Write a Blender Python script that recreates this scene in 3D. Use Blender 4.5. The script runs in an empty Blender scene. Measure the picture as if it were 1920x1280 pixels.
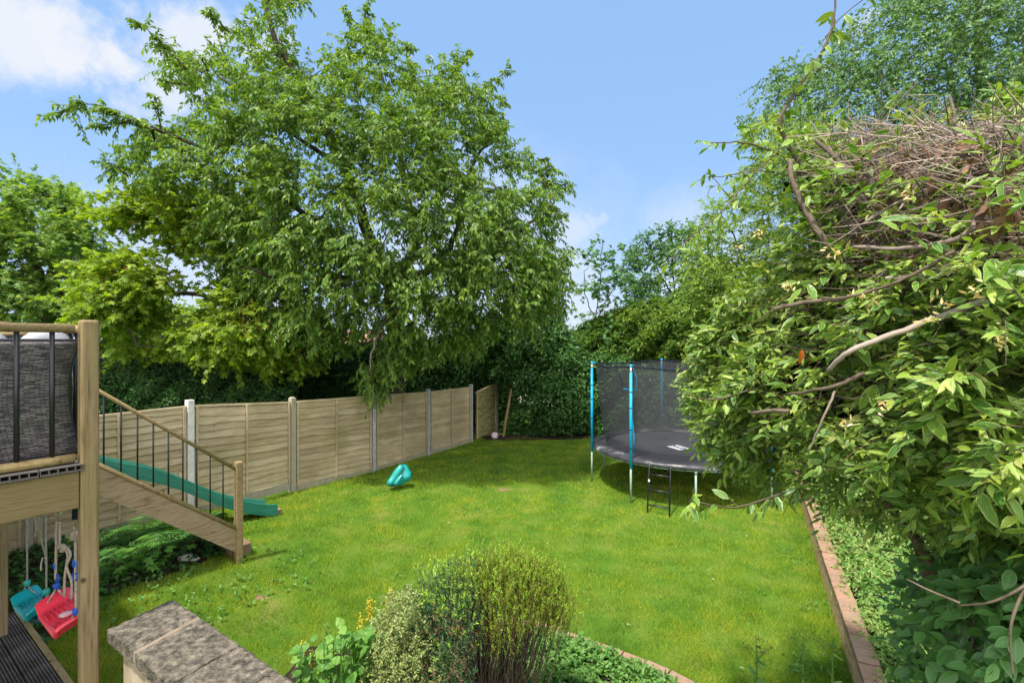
import bpy, bmesh, math, random
import numpy as np
from mathutils import Vector, Matrix
random.seed(7)
rng = np.random.default_rng(11)
C = bpy.context.scene.collection
R = math.radians
# ------------------------------------------------------------------ camera
cam_d = bpy.data.cameras.new('camera'); cam = bpy.data.objects.new('camera', cam_d); C.objects.link(cam)
CZ = 3.0; F = 900.0
cam.location = (0, 0, CZ); cam.rotation_euler = (R(90), 0, 0)
cam_d.sensor_width = 36; cam_d.lens = 36 * F / 1920; cam_d.clip_start = 0.05; cam_d.clip_end = 2000
bpy.context.scene.camera = cam
# ------------------------------------------------------------------ sun, sky
SUN_EL, SUN_AZ = 66.0, (-0.62, -0.78)       # horizontal direction towards the sun
sun_d = bpy.data.lights.new('sun', 'SUN'); sun = bpy.data.objects.new('sun', sun_d); C.objects.link(sun)
sun_d.energy = 3.8; sun_d.angle = R(3.0); sun_d.color = (1.0, 0.94, 0.84)
_h = Vector((SUN_AZ[0], SUN_AZ[1], 0)).normalized() * math.cos(R(SUN_EL)); _s = Vector((_h.x, _h.y, math.sin(R(SUN_EL))))
sun.rotation_euler = _s.to_track_quat('Z', 'Y').to_euler()
w = bpy.data.worlds.new('World'); bpy.context.scene.world = w; w.use_nodes = True
nt = w.node_tree; nt.nodes.clear()
def N(nt, t, **kw):
    n = nt.nodes.new(t)
    for k, v in kw.items():
        if k.startswith('i_'): n.inputs[k[2:]].default_value = v
        else: setattr(n, k, v)
    return n
out = N(nt, 'ShaderNodeOutputWorld'); bg = N(nt, 'ShaderNodeBackground'); bg.inputs[1].default_value = 0.15
sky = N(nt, 'ShaderNodeTexSky'); sky.sky_type = 'NISHITA'; sky.sun_disc = False
sky.sun_elevation = R(SUN_EL); sky.sun_rotation = math.atan2(_s.x, _s.y); sky.altitude = 50; sky.air_density = 1.0; sky.dust_density = 0.6; sky.ozone_density = 1.0
tc = N(nt, 'ShaderNodeTexCoord')
noi = N(nt, 'ShaderNodeTexNoise'); noi.inputs['Scale'].default_value = 5.0; noi.inputs['Detail'].default_value = 8; noi.inputs['Roughness'].default_value = 0.62
nt.links.new(tc.outputs['Generated'], noi.inputs['Vector'])
vm = N(nt, 'ShaderNodeVectorMath', operation='MULTIPLY_ADD'); nt.links.new(noi.outputs['Color'], vm.inputs[0])
vm.inputs[1].default_value = (0.30,) * 3; 
vs = N(nt, 'ShaderNodeVectorMath', operation='SUBTRACT'); nt.links.new(tc.outputs['Generated'], vs.inputs[0]); vs.inputs[1].default_value = (0.15,) * 3
nt.links.new(vs.outputs[0], vm.inputs[2])
def mth(op, a, b=None, c=None, clamp=False, t=None):
    n = N(t or nt, 'ShaderNodeMath', operation=op); n.use_clamp = clamp
    for i, v in enumerate((a, b, c)):
        if v is None: continue
        if isinstance(v, (int, float)): n.inputs[i].default_value = v
        else: (t or nt).links.new(v, n.inputs[i])
    return n.outputs[0]
acc = None
# clouds of the sky dome: centre (in the direction of the picture), radius, density
for (px, py, r, a) in [(90, 15, 90, .95), (215, 55, 72, .95), (-30, 0, 120, .9), (150, 80, 45, .7), (380, 30, 75, .85), (330, 55, 60, .7), (300, 150, 62, .75), (345, 175, 45, .5), (530, 100, 50, .75), (560, 60, 30, .4),
                       (1060, 430, 55, .55), (1110, 425, 35, .5), (1085, 510, 60, .6), (1570, 65, 22, .5), (150, 322, 20, .4), (1050, 580, 120, .55), (900, 560, 260, .5), (400, 560, 200, .5), (250, 470, 80, .4), (1330, 560, 170, .5),
                       (-900, -300, 500, .7), (2900, 200, 500, .6)]:
    d = Vector(((px - 960) / F, 1, (640 - py) / F)); ln = d.length; d.normalize()
    vd = N(nt, 'ShaderNodeVectorMath', operation='DISTANCE'); nt.links.new(vm.outputs[0], vd.inputs[0]); vd.inputs[1].default_value = d
    mr = N(nt, 'ShaderNodeMapRange'); mr.interpolation_type = 'SMOOTHSTEP'; nt.links.new(vd.outputs['Value'], mr.inputs[0])
    rr = r / F / ln
    mr.inputs[1].default_value = rr * 1.35; mr.inputs[2].default_value = rr * 0.45; mr.inputs[3].default_value = 0; mr.inputs[4].default_value = a
    acc = mr.outputs[0] if acc is None else mth('MAXIMUM', acc, mr.outputs[0])
sx = N(nt, 'ShaderNodeSeparateXYZ'); nt.links.new(tc.outputs['Generated'], sx.inputs[0])
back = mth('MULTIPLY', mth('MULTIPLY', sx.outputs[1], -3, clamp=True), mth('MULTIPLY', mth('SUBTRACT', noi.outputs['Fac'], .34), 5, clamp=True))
hz = mth('MULTIPLY', mth('SUBTRACT', 0.32, sx.outputs[2], clamp=True), 1.0)   # pale low sky
acc = mth('MAXIMUM', acc, hz)
pale = N(nt, 'ShaderNodeMixRGB'); pale.inputs[0].default_value = 0.8; nt.links.new(sky.outputs[0], pale.inputs[1]); pale.inputs[2].default_value = (1.12, 1.95, 3.3, 1)
mix = N(nt, 'ShaderNodeMixRGB'); nt.links.new(acc, mix.inputs[0]); nt.links.new(pale.outputs[0], mix.inputs[1]); mix.inputs[2].default_value = (3.1, 3.2, 3.4, 1)
mixb = N(nt, 'ShaderNodeMixRGB'); nt.links.new(back, mixb.inputs[0]); nt.links.new(mix.outputs[0], mixb.inputs[1]); mixb.inputs[2].default_value = (11, 10.8, 10.4, 1)   # bright unseen clouds added behind the camera for fill light
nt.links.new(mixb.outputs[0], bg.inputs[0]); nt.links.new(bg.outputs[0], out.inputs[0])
vs_ = bpy.context.scene.view_settings; vs_.view_transform = 'Standard'; vs_.look = 'None'; vs_.gamma = 1; vs_.exposure = 0.95
bpy.context.scene.cycles.max_bounces = 8; bpy.context.scene.cycles.transparent_max_bounces = 12

# ------------------------------------------------------------------ helpers
def W(px, py, Y): return Vector(((px - 960) / F * Y, Y, CZ - (py - 640) / F * Y))
def Wn(px, py, Y): return np.stack([(px - 960) / F * Y, Y, CZ - (py - 640) / F * Y], -1)
def sst(a, b, x):
    t = np.clip((x - a) / (b - a), 0, 1); return t * t * (3 - 2 * t)
def g(x, y):
    x = np.asarray(x, float); y = np.asarray(y, float)
    return 0.22 * sst(-2.2, -4.2, x) * sst(9.5, 6.5, y) + 0.02 * np.sin(x * 1.3 + .5) * np.sin(y * 1.1) - 0.35 * sst(15.5, 22, y)
def G(px, py, dz=0):
    Y = 6.0
    for _ in range(30):
        X = (px - 960) / F * Y; Y = F * (CZ - float(g(X, Y)) - dz) / (py - 640)
    X = (px - 960) / F * Y; return Vector((X, Y, float(g(X, Y)) + dz))
def unit(v): return v / (np.linalg.norm(v, axis=-1, keepdims=True) + 1e-9)

class Buf:
    def __init__(s): s.v = []; s.f = []; s.uv = []; s.n = 0
    def add(s, V, Fc, uv=None, mi=0):
        V = np.asarray(V, float).reshape(-1, 3); Fc = np.asarray(Fc, int)
        s.v.append(V); s.f.append((Fc + s.n, uv, mi)); s.n += len(V)
    def box(s, c, sz, M=None, mi=0):
        V = np.array([(x, y, z) for x in (-.5, .5) for y in (-.5, .5) for z in (-.5, .5)]) * np.array(sz)
        if M is not None: V = V @ np.array(M).T
        s.add(V + np.array(c), [(0, 1, 3, 2), (4, 6, 7, 5), (0, 4, 5, 1), (2, 3, 7, 6), (0, 2, 6, 4), (1, 5, 7, 3)], mi=mi)
    def tube(s, pts, r, k=8, cap=True, mi=0):
        pts = np.asarray(pts, float); n = len(pts); r = np.broadcast_to(np.asarray(r, float), (n,))
        T = np.gradient(pts, axis=0); T = unit(T)
        ref = np.array([0, 0, 1.]) if abs(T[0][2]) < .9 else np.array([1., 0, 0])
        A = []
        a = ref - T[0] * (ref @ T[0]); a /= np.linalg.norm(a)
        for i in range(n):
            a = a - T[i] * (a @ T[i]); a /= np.linalg.norm(a) + 1e-9; A.append(a)
        A = np.array(A); B = np.cross(T, A)
        th = np.arange(k) * 2 * np.pi / k
        V = pts[:, None] + r[:, None, None] * (A[:, None] * np.cos(th)[None, :, None] + B[:, None] * np.sin(th)[None, :, None])
        i = np.arange(n - 1)[:, None] * k; j = np.arange(k)[None]; j2 = (j + 1) % k
        Fq = np.stack([i + j, i + j2, i + k + j2, i + k + j], -1).reshape(-1, 4)
        n0 = s.n; s.add(V, Fq, mi=mi)
        if cap:
            s.f.append((np.array([list(range(k))[::-1], ]) + n0, None, mi)); s.f.append((np.array([list(range(k))]) + n0 + (n - 1) * k, None, mi))
    def build(s, name, mats, parent=None, smooth=False):
        me = bpy.data.meshes.new(name)
        if not isinstance(mats, (list, tuple)): mats = [mats]
        for m in mats: me.materials.append(m)
        V = np.concatenate(s.v) if s.v else np.zeros((0, 3))
        me.vertices.add(len(V)); me.vertices.foreach_set('co', V.astype(np.float32).ravel())
        idx = np.concatenate([f.ravel() for f, _, _ in s.f]); 
        tot = np.concatenate([np.full(len(f), f.shape[1]) for f, _, _ in s.f]); st = np.concatenate([[0], np.cumsum(tot)[:-1]])
        me.loops.add(len(idx)); me.loops.foreach_set('vertex_index', idx.astype(np.int32))
        me.polygons.add(len(tot)); me.polygons.foreach_set('loop_start', st.astype(np.int32))
        mi = np.concatenate([np.full(len(f), m) for f, _, m in s.f]); me.polygons.foreach_set('material_index', mi.astype(np.int32))
        me.polygons.foreach_set('use_smooth', np.full(len(tot), smooth))
        if any(u is not None for _, u, _ in s.f):
            ul = me.uv_layers.new(name='UVMap')
            U = np.concatenate([(u.reshape(-1, 2) if u is not None else np.full((f.size, 2), .5)) for f, u, _ in s.f])
            ul.data.foreach_set('uv', U.astype(np.float32).ravel())
        me.update(calc_edges=True)
        o = bpy.data.objects.new(name, me); C.objects.link(o)
        if parent is not None: o.parent = parent; o.matrix_parent_inverse = Matrix.Translation(-parent.location) if parent.type == 'EMPTY' and parent.parent is None else Matrix()
        return o
def thing(name, label, cat, loc=(0, 0, 0), group=None):
    o = bpy.data.objects.new(name, None); C.objects.link(o); o.location = loc; o.empty_display_size = .2
    o['label'] = label; o['category'] = cat
    if group: o['group'] = group
    return o
def tag(o, label, cat, group=None, kind=None):
    o['label'] = label; o['category'] = cat
    if group: o['group'] = group
    if kind: o['kind'] = kind
    return o
def bevel(o, w_=.006, seg=2):
    m = o.modifiers.new('bevel', 'BEVEL'); m.width = w_; m.segments = seg; m.limit_method = 'ANGLE'; return o

# ------------------------------------------------------------------ materials
def mat(name, base, rough=.7, spec=.3, cols=None, scale=4, detail=6, bump=0, bscale=30, stretch=None, rampp=(.3, .7), rand=None, trans=None, coat=0):
    """cols: two or more colours mixed by noise; rand: list of colours by island; trans: translucent share"""
    m = bpy.data.materials.new(name); m.use_nodes = True; t = m.node_tree; b = t.nodes['Principled BSDF']; o = t.nodes['Material Output']
    b.inputs['Roughness'].default_value = rough; b.inputs['Specular IOR Level'].default_value = spec
    b.inputs['Base Color'].default_value = (*base, 1)
    tcn = N(t, 'ShaderNodeTexCoord'); vec = tcn.outputs['Object']
    if stretch:
        mp = N(t, 'ShaderNodeMapping'); mp.inputs['Scale'].default_value = stretch; t.links.new(vec, mp.inputs[0]); vec = mp.outputs[0]
    colout = None
    if cols:
        n = N(t, 'ShaderNodeTexNoise'); n.inputs['Scale'].default_value = scale; n.inputs['Detail'].default_value = detail; n.inputs['Roughness'].default_value = .6
        t.links.new(vec, n.inputs[0]); rp = N(t, 'ShaderNodeValToRGB'); el = rp.color_ramp.elements
        k = len(cols)
        for i, c in enumerate(cols):
            p = rampp[0] + (rampp[1] - rampp[0]) * i / (k - 1)
            e = el[i] if i < 2 else el.new(p)
            e.position = p; e.color = (*c, 1)
        t.links.new(n.outputs['Fac'], rp.inputs[0]); colout = rp.outputs[0]
    if rand:
        ge = N(t, 'ShaderNodeNewGeometry'); rp = N(t, 'ShaderNodeValToRGB'); el = rp.color_ramp.elements; k = len(rand)
        for i, c in enumerate(rand):
            e = el[i] if i < 2 else el.new(i / (k - 1))
            e.position = i / (k - 1); e.color = (*c, 1)
        t.links.new(ge.outputs['Random Per Island'], rp.inputs[0])
        if colout is None: colout = rp.outputs[0]
        else:
            mx = N(t, 'ShaderNodeMixRGB'); mx.inputs[0].default_value = .5; t.links.new(colout, mx.inputs[1]); t.links.new(rp.outputs[0], mx.inputs[2]); colout = mx.outputs[0]
    if colout is not None: t.links.new(colout, b.inputs['Base Color'])
    if coat: b.inputs['Coat Weight'].default_value = coat
    if bump:
        n2 = N(t, 'ShaderNodeTexNoise'); n2.inputs['Scale'].default_value = bscale; n2.inputs['Detail'].default_value = 6; t.links.new(vec, n2.inputs[0])
        bp = N(t, 'ShaderNodeBump'); bp.inputs['Strength'].default_value = bump; bp.inputs['Distance'].default_value = .01
        t.links.new(n2.outputs['Fac'], bp.inputs['Height']); t.links.new(bp.outputs[0], b.inputs['Normal'])
    if trans:
        tr = N(t, 'ShaderNodeBsdfTranslucent'); 
        if colout is not None:
            hs = N(t, 'ShaderNodeMixRGB', blend_type='MULTIPLY'); hs.inputs[0].default_value = 1; t.links.new(colout, hs.inputs[1]); hs.inputs[2].default_value = (1.5, 1.5, .55, 1); t.links.new(hs.outputs[0], tr.inputs[0])
        else: tr.inputs[0].default_value = (base[0] * 1.5, base[1] * 1.5, base[2] * .55, 1)
        ms = N(t, 'ShaderNodeMixShader'); ms.inputs[0].default_value = trans; t.links.new(b.outputs[0], ms.inputs[1]); t.links.new(tr.outputs[0], ms.inputs[2]); t.links.new(ms.outputs[0], o.inputs[0])
    m['col'] = 1
    return m
M = {}
M['bark'] = mat('bark', (.05, .04, .03), .9, cols=[(.025, .02, .016), (.085, .07, .055)], scale=14, bump=.6, bscale=40)
M['twig'] = mat('twig_bark', (.1, .07, .05), .8, cols=[(.06, .042, .03), (.16, .12, .085)], scale=20)
M['deadtwig'] = mat('dead_twig', (.2, .15, .12), .85, rand=[(.09, .06, .05), (.24, .18, .15), (.36, .3, .25), (.15, .1, .08)])
M['cherry'] = mat('cherry_leaf', (.07, .16, .03), .45, .4, rand=[(.07, .15, .03), (.12, .22, .035), (.17, .27, .04), (.09, .18, .035), (.27, .36, .045)], trans=.42)
M['maple'] = mat('maple_leaf', (.07, .16, .03), .5, .35, rand=[(.12, .2, .02), (.22, .32, .028), (.15, .25, .028), (.32, .38, .04)], trans=.5)
M['fartree'] = mat('far_maple_leaf', (.07, .16, .03), .5, .35, rand=[(.09, .18, .045), (.17, .28, .05), (.12, .23, .05), (.3, .38, .05)], trans=.45)
M['keys'] = mat('seed_keys', (.3, .17, .06), .7, rand=[(.3, .17, .05), (.42, .26, .08), (.24, .15, .04)], trans=.3)
M['birch'] = mat('birch_leaf', (.07, .16, .05), .45, .4, rand=[(.08, .17, .06), (.13, .24, .085), (.1, .2, .07), (.2, .32, .1)], trans=.35)
M['hedgemix'] = mat('mixed_hedge_leaf', (.1, .2, .03), .5, .3, cols=[(.05, .14, .03), (.1, .2, .03), (.22, .3, .03)], scale=.6, detail=5, rampp=(.38, .62), rand=[(.06, .15, .03), (.12, .23, .03), (.22, .32, .04)], trans=.38)
M['lighttree'] = mat('light_tree_leaf', (.2, .3, .06), .6, .3, rand=[(.14, .26, .05), (.24, .36, .07), (.34, .44, .1)], trans=.45)
M['privet'] = mat('privet_leaf', (.03, .09, .02), .45, .4, rand=[(.02, .075, .015), (.04, .12, .02), (.06, .16, .03)], trans=.25)
M['ivy'] = mat('ivy_leaf', (.03, .1, .025), .4, .4, rand=[(.03, .1, .025), (.055, .15, .035), (.08, .2, .045), (.13, .26, .06)], trans=.28)
M['yellowgreen'] = mat('yellow_green_leaf', (.15, .25, .02), .5, .3, rand=[(.12, .21, .025), (.19, .3, .03), (.27, .36, .035), (.14, .25, .03)], trans=.42)
M['darktree'] = mat('dark_tree_leaf', (.05, .12, .03), .5, .35, rand=[(.05, .13, .035), (.08, .19, .05), (.13, .26, .06)], trans=.38)
M['core'] = mat('inner_shade_dark', (.012, .018, .008), 1, 0, cols=[(.006, .01, .004), (.02, .03, .012)], scale=6)  # near-black colour stands for the shade deep inside foliage
M['hebeL'] = mat('hebe_blue_leaf', (.06, .13, .06), .55, .3, rand=[(.04, .11, .05), (.07, .16, .06), (.1, .21, .06)], trans=.25)
M['hebeY'] = mat('hebe_yellow_leaf', (.2, .26, .03), .55, .3, rand=[(.14, .22, .02), (.25, .31, .03), (.28, .24, .035), (.13, .21, .025)], trans=.3)
M['hebetip'] = mat('hebe_tip_leaf', (.25, .4, .05), .5, .3, rand=[(.24, .4, .045), (.36, .5, .06)], trans=.35)
M['hebedead'] = mat('hebe_dead_leaf', (.22, .1, .05), .8, rand=[(.16, .08, .05), (.28, .14, .07)], trans=.2)
M['eu'] = mat('variegated_small_leaf', (.3, .35, .15), .5, .3, rand=[(.12, .2, .05), (.24, .31, .09), (.34, .38, .13), (.17, .26, .06)], trans=.25)
M['broad'] = mat('broad_weed_leaf', (.1, .24, .04), .5, .35, rand=[(.08, .2, .03), (.13, .3, .05), (.2, .36, .06)], trans=.35)
M['yflower'] = mat('yellow_flower', (.8, .6, .03), .6, rand=[(.5, .4, .02), (.62, .52, .06)], trans=.3)
M['cover'] = mat('ground_cover_leaf', (.1, .22, .04), .5, .3, rand=[(.06, .17, .03), (.11, .25, .05), (.18, .32, .07), (.09, .2, .04)], trans=.3)
M['bedweed'] = mat('bed_weed_leaf', (.2, .3, .06), .6, .3, rand=[(.12, .24, .04), (.22, .33, .08), (.3, .38, .12), (.16, .28, .05), (.4, .4, .16)], trans=.35)
M['fern'] = mat('fern_leaf', (.05, .16, .03), .5, .3, rand=[(.04, .15, .03), (.09, .24, .04), (.16, .32, .05)], trans=.35)
M['dleaf'] = mat('dark_laurel_leaf', (.03, .1, .025), .3, .5, rand=[(.02, .085, .02), (.035, .12, .03), (.05, .15, .04)], trans=.15)
M['deadleaf'] = mat('dead_leaf', (.15, .08, .05), .8, rand=[(.1, .06, .045), (.2, .11, .07), (.28, .17, .1)], trans=.15)
M['grass'] = mat('grass_blade', (.1, .25, .02), .6, .25, cols=[(.035, .13, .01), (.11, .24, .012), (.28, .36, .014), (.48, .44, .05)], scale=1.5, detail=15, rampp=(.34, .66), rand=[(.03, .09, .006), (.12, .24, .012), (.29, .4, .02), (.19, .31, .018), (.54, .5, .12)], trans=.3)
M['lawn'] = mat('lawn_ground', (.05, .1, .01), .95, .1, cols=[(.03, .075, .008), (.06, .13, .012), (.1, .15, .02), (.17, .16, .05)], scale=1.6, detail=12, rampp=(.3, .75), bump=.5, bscale=60)
M['soil'] = mat('bed_soil', (.03, .02, .015), 1, .1, cols=[(.012, .009, .007), (.05, .035, .025)], scale=9, bump=1, bscale=25)
def weather(m, amt, green, knots=False, scale=2.3):
    """isotropic algae patches, and dark knots, over the grain"""
    t = m.node_tree; b = t.nodes['Principled BSDF']; src = b.inputs['Base Color'].links[0].from_socket; tcn = N(t, 'ShaderNodeTexCoord')
    n = N(t, 'ShaderNodeTexNoise'); n.inputs['Scale'].default_value = scale; n.inputs['Detail'].default_value = 9; n.inputs['Roughness'].default_value = .65; t.links.new(tcn.outputs['Object'], n.inputs[0])
    f = mth('MULTIPLY', mth('MULTIPLY', mth('SUBTRACT', n.outputs['Fac'], .47, t=t), 6, clamp=True, t=t), amt, t=t)
    mx = N(t, 'ShaderNodeMixRGB'); t.links.new(f, mx.inputs[0]); t.links.new(src, mx.inputs[1]); mx.inputs[2].default_value = (*green, 1); o_ = mx.outputs[0]
    n2 = N(t, 'ShaderNodeTexNoise'); n2.inputs['Scale'].default_value = 1.1; n2.inputs['Detail'].default_value = 3; t.links.new(tcn.outputs['Object'], n2.inputs[0])
    hv = N(t, 'ShaderNodeHueSaturation'); t.links.new(o_, hv.inputs['Color']); t.links.new(mth('ADD', mth('MULTIPLY', n2.outputs['Fac'], .8, t=t), .6, t=t), hv.inputs['Value']); o_ = hv.outputs[0]
    if knots:
        v = N(t, 'ShaderNodeTexVoronoi'); v.inputs['Scale'].default_value = 4.2; t.links.new(tcn.outputs['Object'], v.inputs['Vector'])
        k = mth('MULTIPLY', mth('SUBTRACT', .075, v.outputs['Distance'], t=t), 22, clamp=True, t=t); m2 = N(t, 'ShaderNodeMixRGB'); t.links.new(k, m2.inputs[0]); t.links.new(o_, m2.inputs[1]); m2.inputs[2].default_value = (.07, .045, .025, 1); o_ = m2.outputs[0]
    t.links.new(o_, b.inputs['Base Color'])
def wood(name, c, stretch, green=None, bump=.35):
    c = [(q[0] * .76, q[1] * .7, q[2] * .66) for q in c]; cc = [tuple(x * .3 for x in c[0]), c[0], c[1], c[2]]
    m = mat(name, c[0], .8, .2, cols=cc, scale=3.2, detail=14, rampp=(.27, .72), stretch=stretch, bump=bump, bscale=9)
    weather(m, .4, (.17, .15, .045), knots=True); return m
M['postwood'] = wood('post_timber', [(.27, .2, .11), (.36, .28, .17), (.33, .29, .12)], (22, 22, 1.2))
M['beamwood'] = wood('beam_timber', [(.24, .17, .1), (.3, .22, .14), (.22, .17, .1)], (2.5, 2.5, 42))
M['railwood'] = wood('rail_timber', [(.36, .27, .13), (.44, .34, .19), (.34, .29, .13)], (9, 9, 9))
M['stringwood'] = wood('stringer_timber', [(.36, .27, .17), (.46, .36, .24), (.4, .3, .16)], (2, 2, 14))
M['fencewood'] = mat('fence_slat_timber', (.3, .25, .18), .85, .15, cols=[(.09, .07, .03), (.26, .2, .1), (.39, .3, .18), (.5, .41, .28)], scale=4.5, detail=14, rampp=(.3, .62), stretch=(.7, .7, 16), rand=[(.24, .18, .1), (.4, .32, .2), (.5, .41, .28), (.34, .28, .14)], bump=.4, bscale=12)
weather(M['fencewood'], .42, (.22, .19, .06), knots=True, scale=1.6)
M['fencedark'] = mat('fence_panel_algae', (.2, .18, .08), .9, .15, cols=[(.07, .065, .025), (.22, .2, .08), (.3, .26, .13)], scale=4, stretch=(1, 1, 6), rampp=(.35, .65), bump=.4)
M['fencepost'] = mat('fence_post_timber', (.3, .27, .2), .85, .15, cols=[(.2, .19, .16), (.34, .31, .24), (.26, .24, .12)], scale=3, stretch=(8, 8, 1), bump=.4)
M['whitepost'] = mat('pale_concrete', (.62, .6, .56), .85, .15, cols=[(.46, .44, .41), (.66, .64, .6)], scale=9, bump=.3, bscale=60)
M['greypost'] = mat('grey_concrete', (.36, .37, .38), .85, .15, cols=[(.28, .28, .28), (.42, .43, .45)], scale=9, bump=.3, bscale=60)
M['black'] = mat('black_metal', (.012, .013, .016), .4, .5)
M['wicker'] = None
M['fabric'] = mat('pale_grey_fabric', (.4, .4, .44), .9, .1, cols=[(.27, .28, .31), (.36, .37, .4)], scale=6, bump=.3, bscale=120)
M['composite'] = mat('composite_board', (.13, .11, .1), .75, .2, cols=[(.07, .06, .055), (.17, .15, .14)], scale=5, stretch=(1, 1, 1), bump=.3, bscale=50)
M['oldboard'] = mat('old_grooved_board', (.09, .075, .065), .8, .25, cols=[(.03, .025, .02), (.1, .085, .075), (.19, .16, .14)], scale=4, detail=10, bump=.4, bscale=30)
M['slide'] = mat('green_plastic', (.02, .22, .14), .32, .5, cols=[(.01, .13, .085), (.018, .17, .115)], scale=4)
M['slideline'] = mat('slide_scratch', (.06, .28, .2), .5, .3)
M['teal'] = mat('teal_plastic', (.0, .36, .33), .32, .5, cols=[(.0, .2, .19), (.01, .32, .3)], scale=5)
M['tealseat'] = mat('teal_seat_plastic', (.01, .34, .38), .3, .5)
M['tealunder'] = mat('dark_teal_plastic', (.01, .05, .06), .5, .3)
M['red'] = mat('red_plastic', (.9, .05, .09), .3, .5)
M['pinkwhite'] = mat('worn_emblem', (.85, .5, .5), .5, .3, cols=[(.8, .25, .28), (.9, .75, .74)], scale=60)
M['rope'] = mat('pale_rope', (.5, .4, .34), .9, .1, cols=[(.36, .28, .24), (.62, .5, .44)], scale=90, bump=.8, bscale=160)
M['greyrope'] = mat('grey_rope', (.3, .29, .25), .9, .1, cols=[(.2, .19, .16), (.4, .38, .33)], scale=90, bump=.8, bscale=160)
M['blueclip'] = mat('blue_plastic', (.01, .08, .5), .35, .5)
M['tealclip'] = mat('teal_clip_plastic', (.02, .35, .32), .35, .5)
M['steel'] = mat('steel', (.45, .42, .36), .35, .6); M['steel'].node_tree.nodes['Principled BSDF'].inputs['Metallic'].default_value = .8
M['galv'] = mat('galvanised_green_steel', (.25, .36, .27), .45, .5, cols=[(.2, .3, .22), (.32, .42, .34)], scale=12)
M['polefoam'] = mat('cyan_foam_sleeve', (.0, .34, .62), .5, .4)
M['matfab'] = mat('jumping_mat_fabric', (.04, .042, .055), .75, .25, bump=.2, bscale=200, cols=[(.03, .031, .042), (.06, .06, .07)], scale=1.5)
M['padfab'] = mat('safety_pad_fabric', (.06, .06, .065), .38, .5, cols=[(.02, .02, .025), (.045, .045, .05), (.34, .34, .36)], scale=1.3, rampp=(.42, .72), bump=.5, bscale=9)
M['white'] = mat('white_print', (.75, .76, .8), .6, .2)
M['navy'] = mat('navy_webbing', (.01, .013, .03), .8, .2)
M['stone'] = mat('coping_stone', (.35, .3, .23), .95, .1, cols=[(.03, .028, .024), (.085, .075, .06), (.155, .135, .105), (.25, .215, .16)], scale=26, detail=16, rampp=(.3, .7), bump=1, bscale=130)
M['render'] = mat('wall_render', (.5, .42, .32), .9, .1, cols=[(.17, .13, .09), (.33, .27, .19), (.42, .35, .26)], scale=3, stretch=(3, 3, .8), bump=.3)
M['mortar'] = mat('mortar', (.4, .32, .24), .95, .1, cols=[(.15, .12, .09), (.28, .22, .17)], scale=20, bump=.5)
M['brick'] = mat('brick_top', (.4, .2, .12), .9, .1, rand=[(.28, .15, .1), (.36, .2, .14), (.3, .2, .14), (.22, .12, .08)], cols=[(.14, .12, .07), (.34, .21, .15)], scale=25, bump=.5, bscale=60)
M['sleeper'] = mat('brick_face', (.4, .27, .12), .9, .1, cols=[(.2, .13, .07), (.5, .34, .18), (.64, .44, .26)], scale=6, stretch=(2, 2, 5), rampp=(.3, .65), bump=.6, bscale=40)
M['housebrick'] = mat('house_brick', (.5, .3, .24), .9, .1, cols=[(.4, .24, .19), (.55, .36, .3)], scale=12)
M['houserender'] = mat('house_render', (.72, .68, .66), .9, .1, cols=[(.66, .6, .58), (.75, .72, .7)], scale=3)
M['rooftile'] = mat('roof_tile', (.3, .16, .12), .9, .1, cols=[(.22, .12, .1), (.36, .2, .15)], scale=10, stretch=(1, 1, 8))
M['glass'] = mat('window_glass', (.05, .06, .07), .05, .8)
M['frame'] = mat('window_frame', (.8, .8, .8), .4, .4)
M['orange'] = mat('orange_leaf', (.6, .14, .03), .6, trans=.3)
M['petal'] = mat('pale_petal', (.45, .42, .28), .7, trans=.2)
M['cream'] = mat('cream_honeysuckle', (.75, .6, .3), .6, rand=[(.8, .68, .4), (.75, .5, .2), (.8, .75, .55)], trans=.3)
M['redstem'] = mat('red_petiole', (.4, .1, .05), .6, .3, rand=[(.4, .1, .06), (.3, .14, .06)])
# wicker: woven bands by bump
def wicker():
    m = bpy.data.materials.new('wicker'); m.use_nodes = True; t = m.node_tree; b = t.nodes['Principled BSDF']; b.inputs['Roughness'].default_value = .5
    u = N(t, 'ShaderNodeUVMap'); br = N(t, 'ShaderNodeTexBrick'); br.inputs['Scale'].default_value = 1; br.inputs['Brick Width'].default_value = .034; br.inputs['Row Height'].default_value = .0075
    br.inputs['Mortar Size'].default_value = .0016; br.inputs['Mortar Smooth'].default_value = 1; br.inputs['Bias'].default_value = 0
    br.inputs['Color1'].default_value = (.05, .045, .055, 1); br.inputs['Color2'].default_value = (.25, .22, .22, 1); br.inputs['Mortar'].default_value = (.012, .012, .015, 1)
    ns = N(t, 'ShaderNodeTexNoise'); ns.inputs['Scale'].default_value = 25; va = N(t, 'ShaderNodeVectorMath', operation='MULTIPLY_ADD'); va.inputs[1].default_value = (.012, .012, 0)
    t.links.new(u.outputs[0], ns.inputs[0]); t.links.new(ns.outputs['Color'], va.inputs[0]); t.links.new(u.outputs[0], va.inputs[2]); t.links.new(va.outputs[0], br.inputs[0])
    t.links.new(br.outputs['Color'], b.inputs['Base Color']); bp = N(t, 'ShaderNodeBump'); bp.invert = True; bp.inputs['Strength'].default_value = .9; bp.inputs['Distance'].default_value = .01
    t.links.new(br.outputs['Fac'], bp.inputs['Height']); t.links.new(bp.outputs[0], b.inputs['Normal']); return m
M['wicker'] = wicker()
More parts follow.
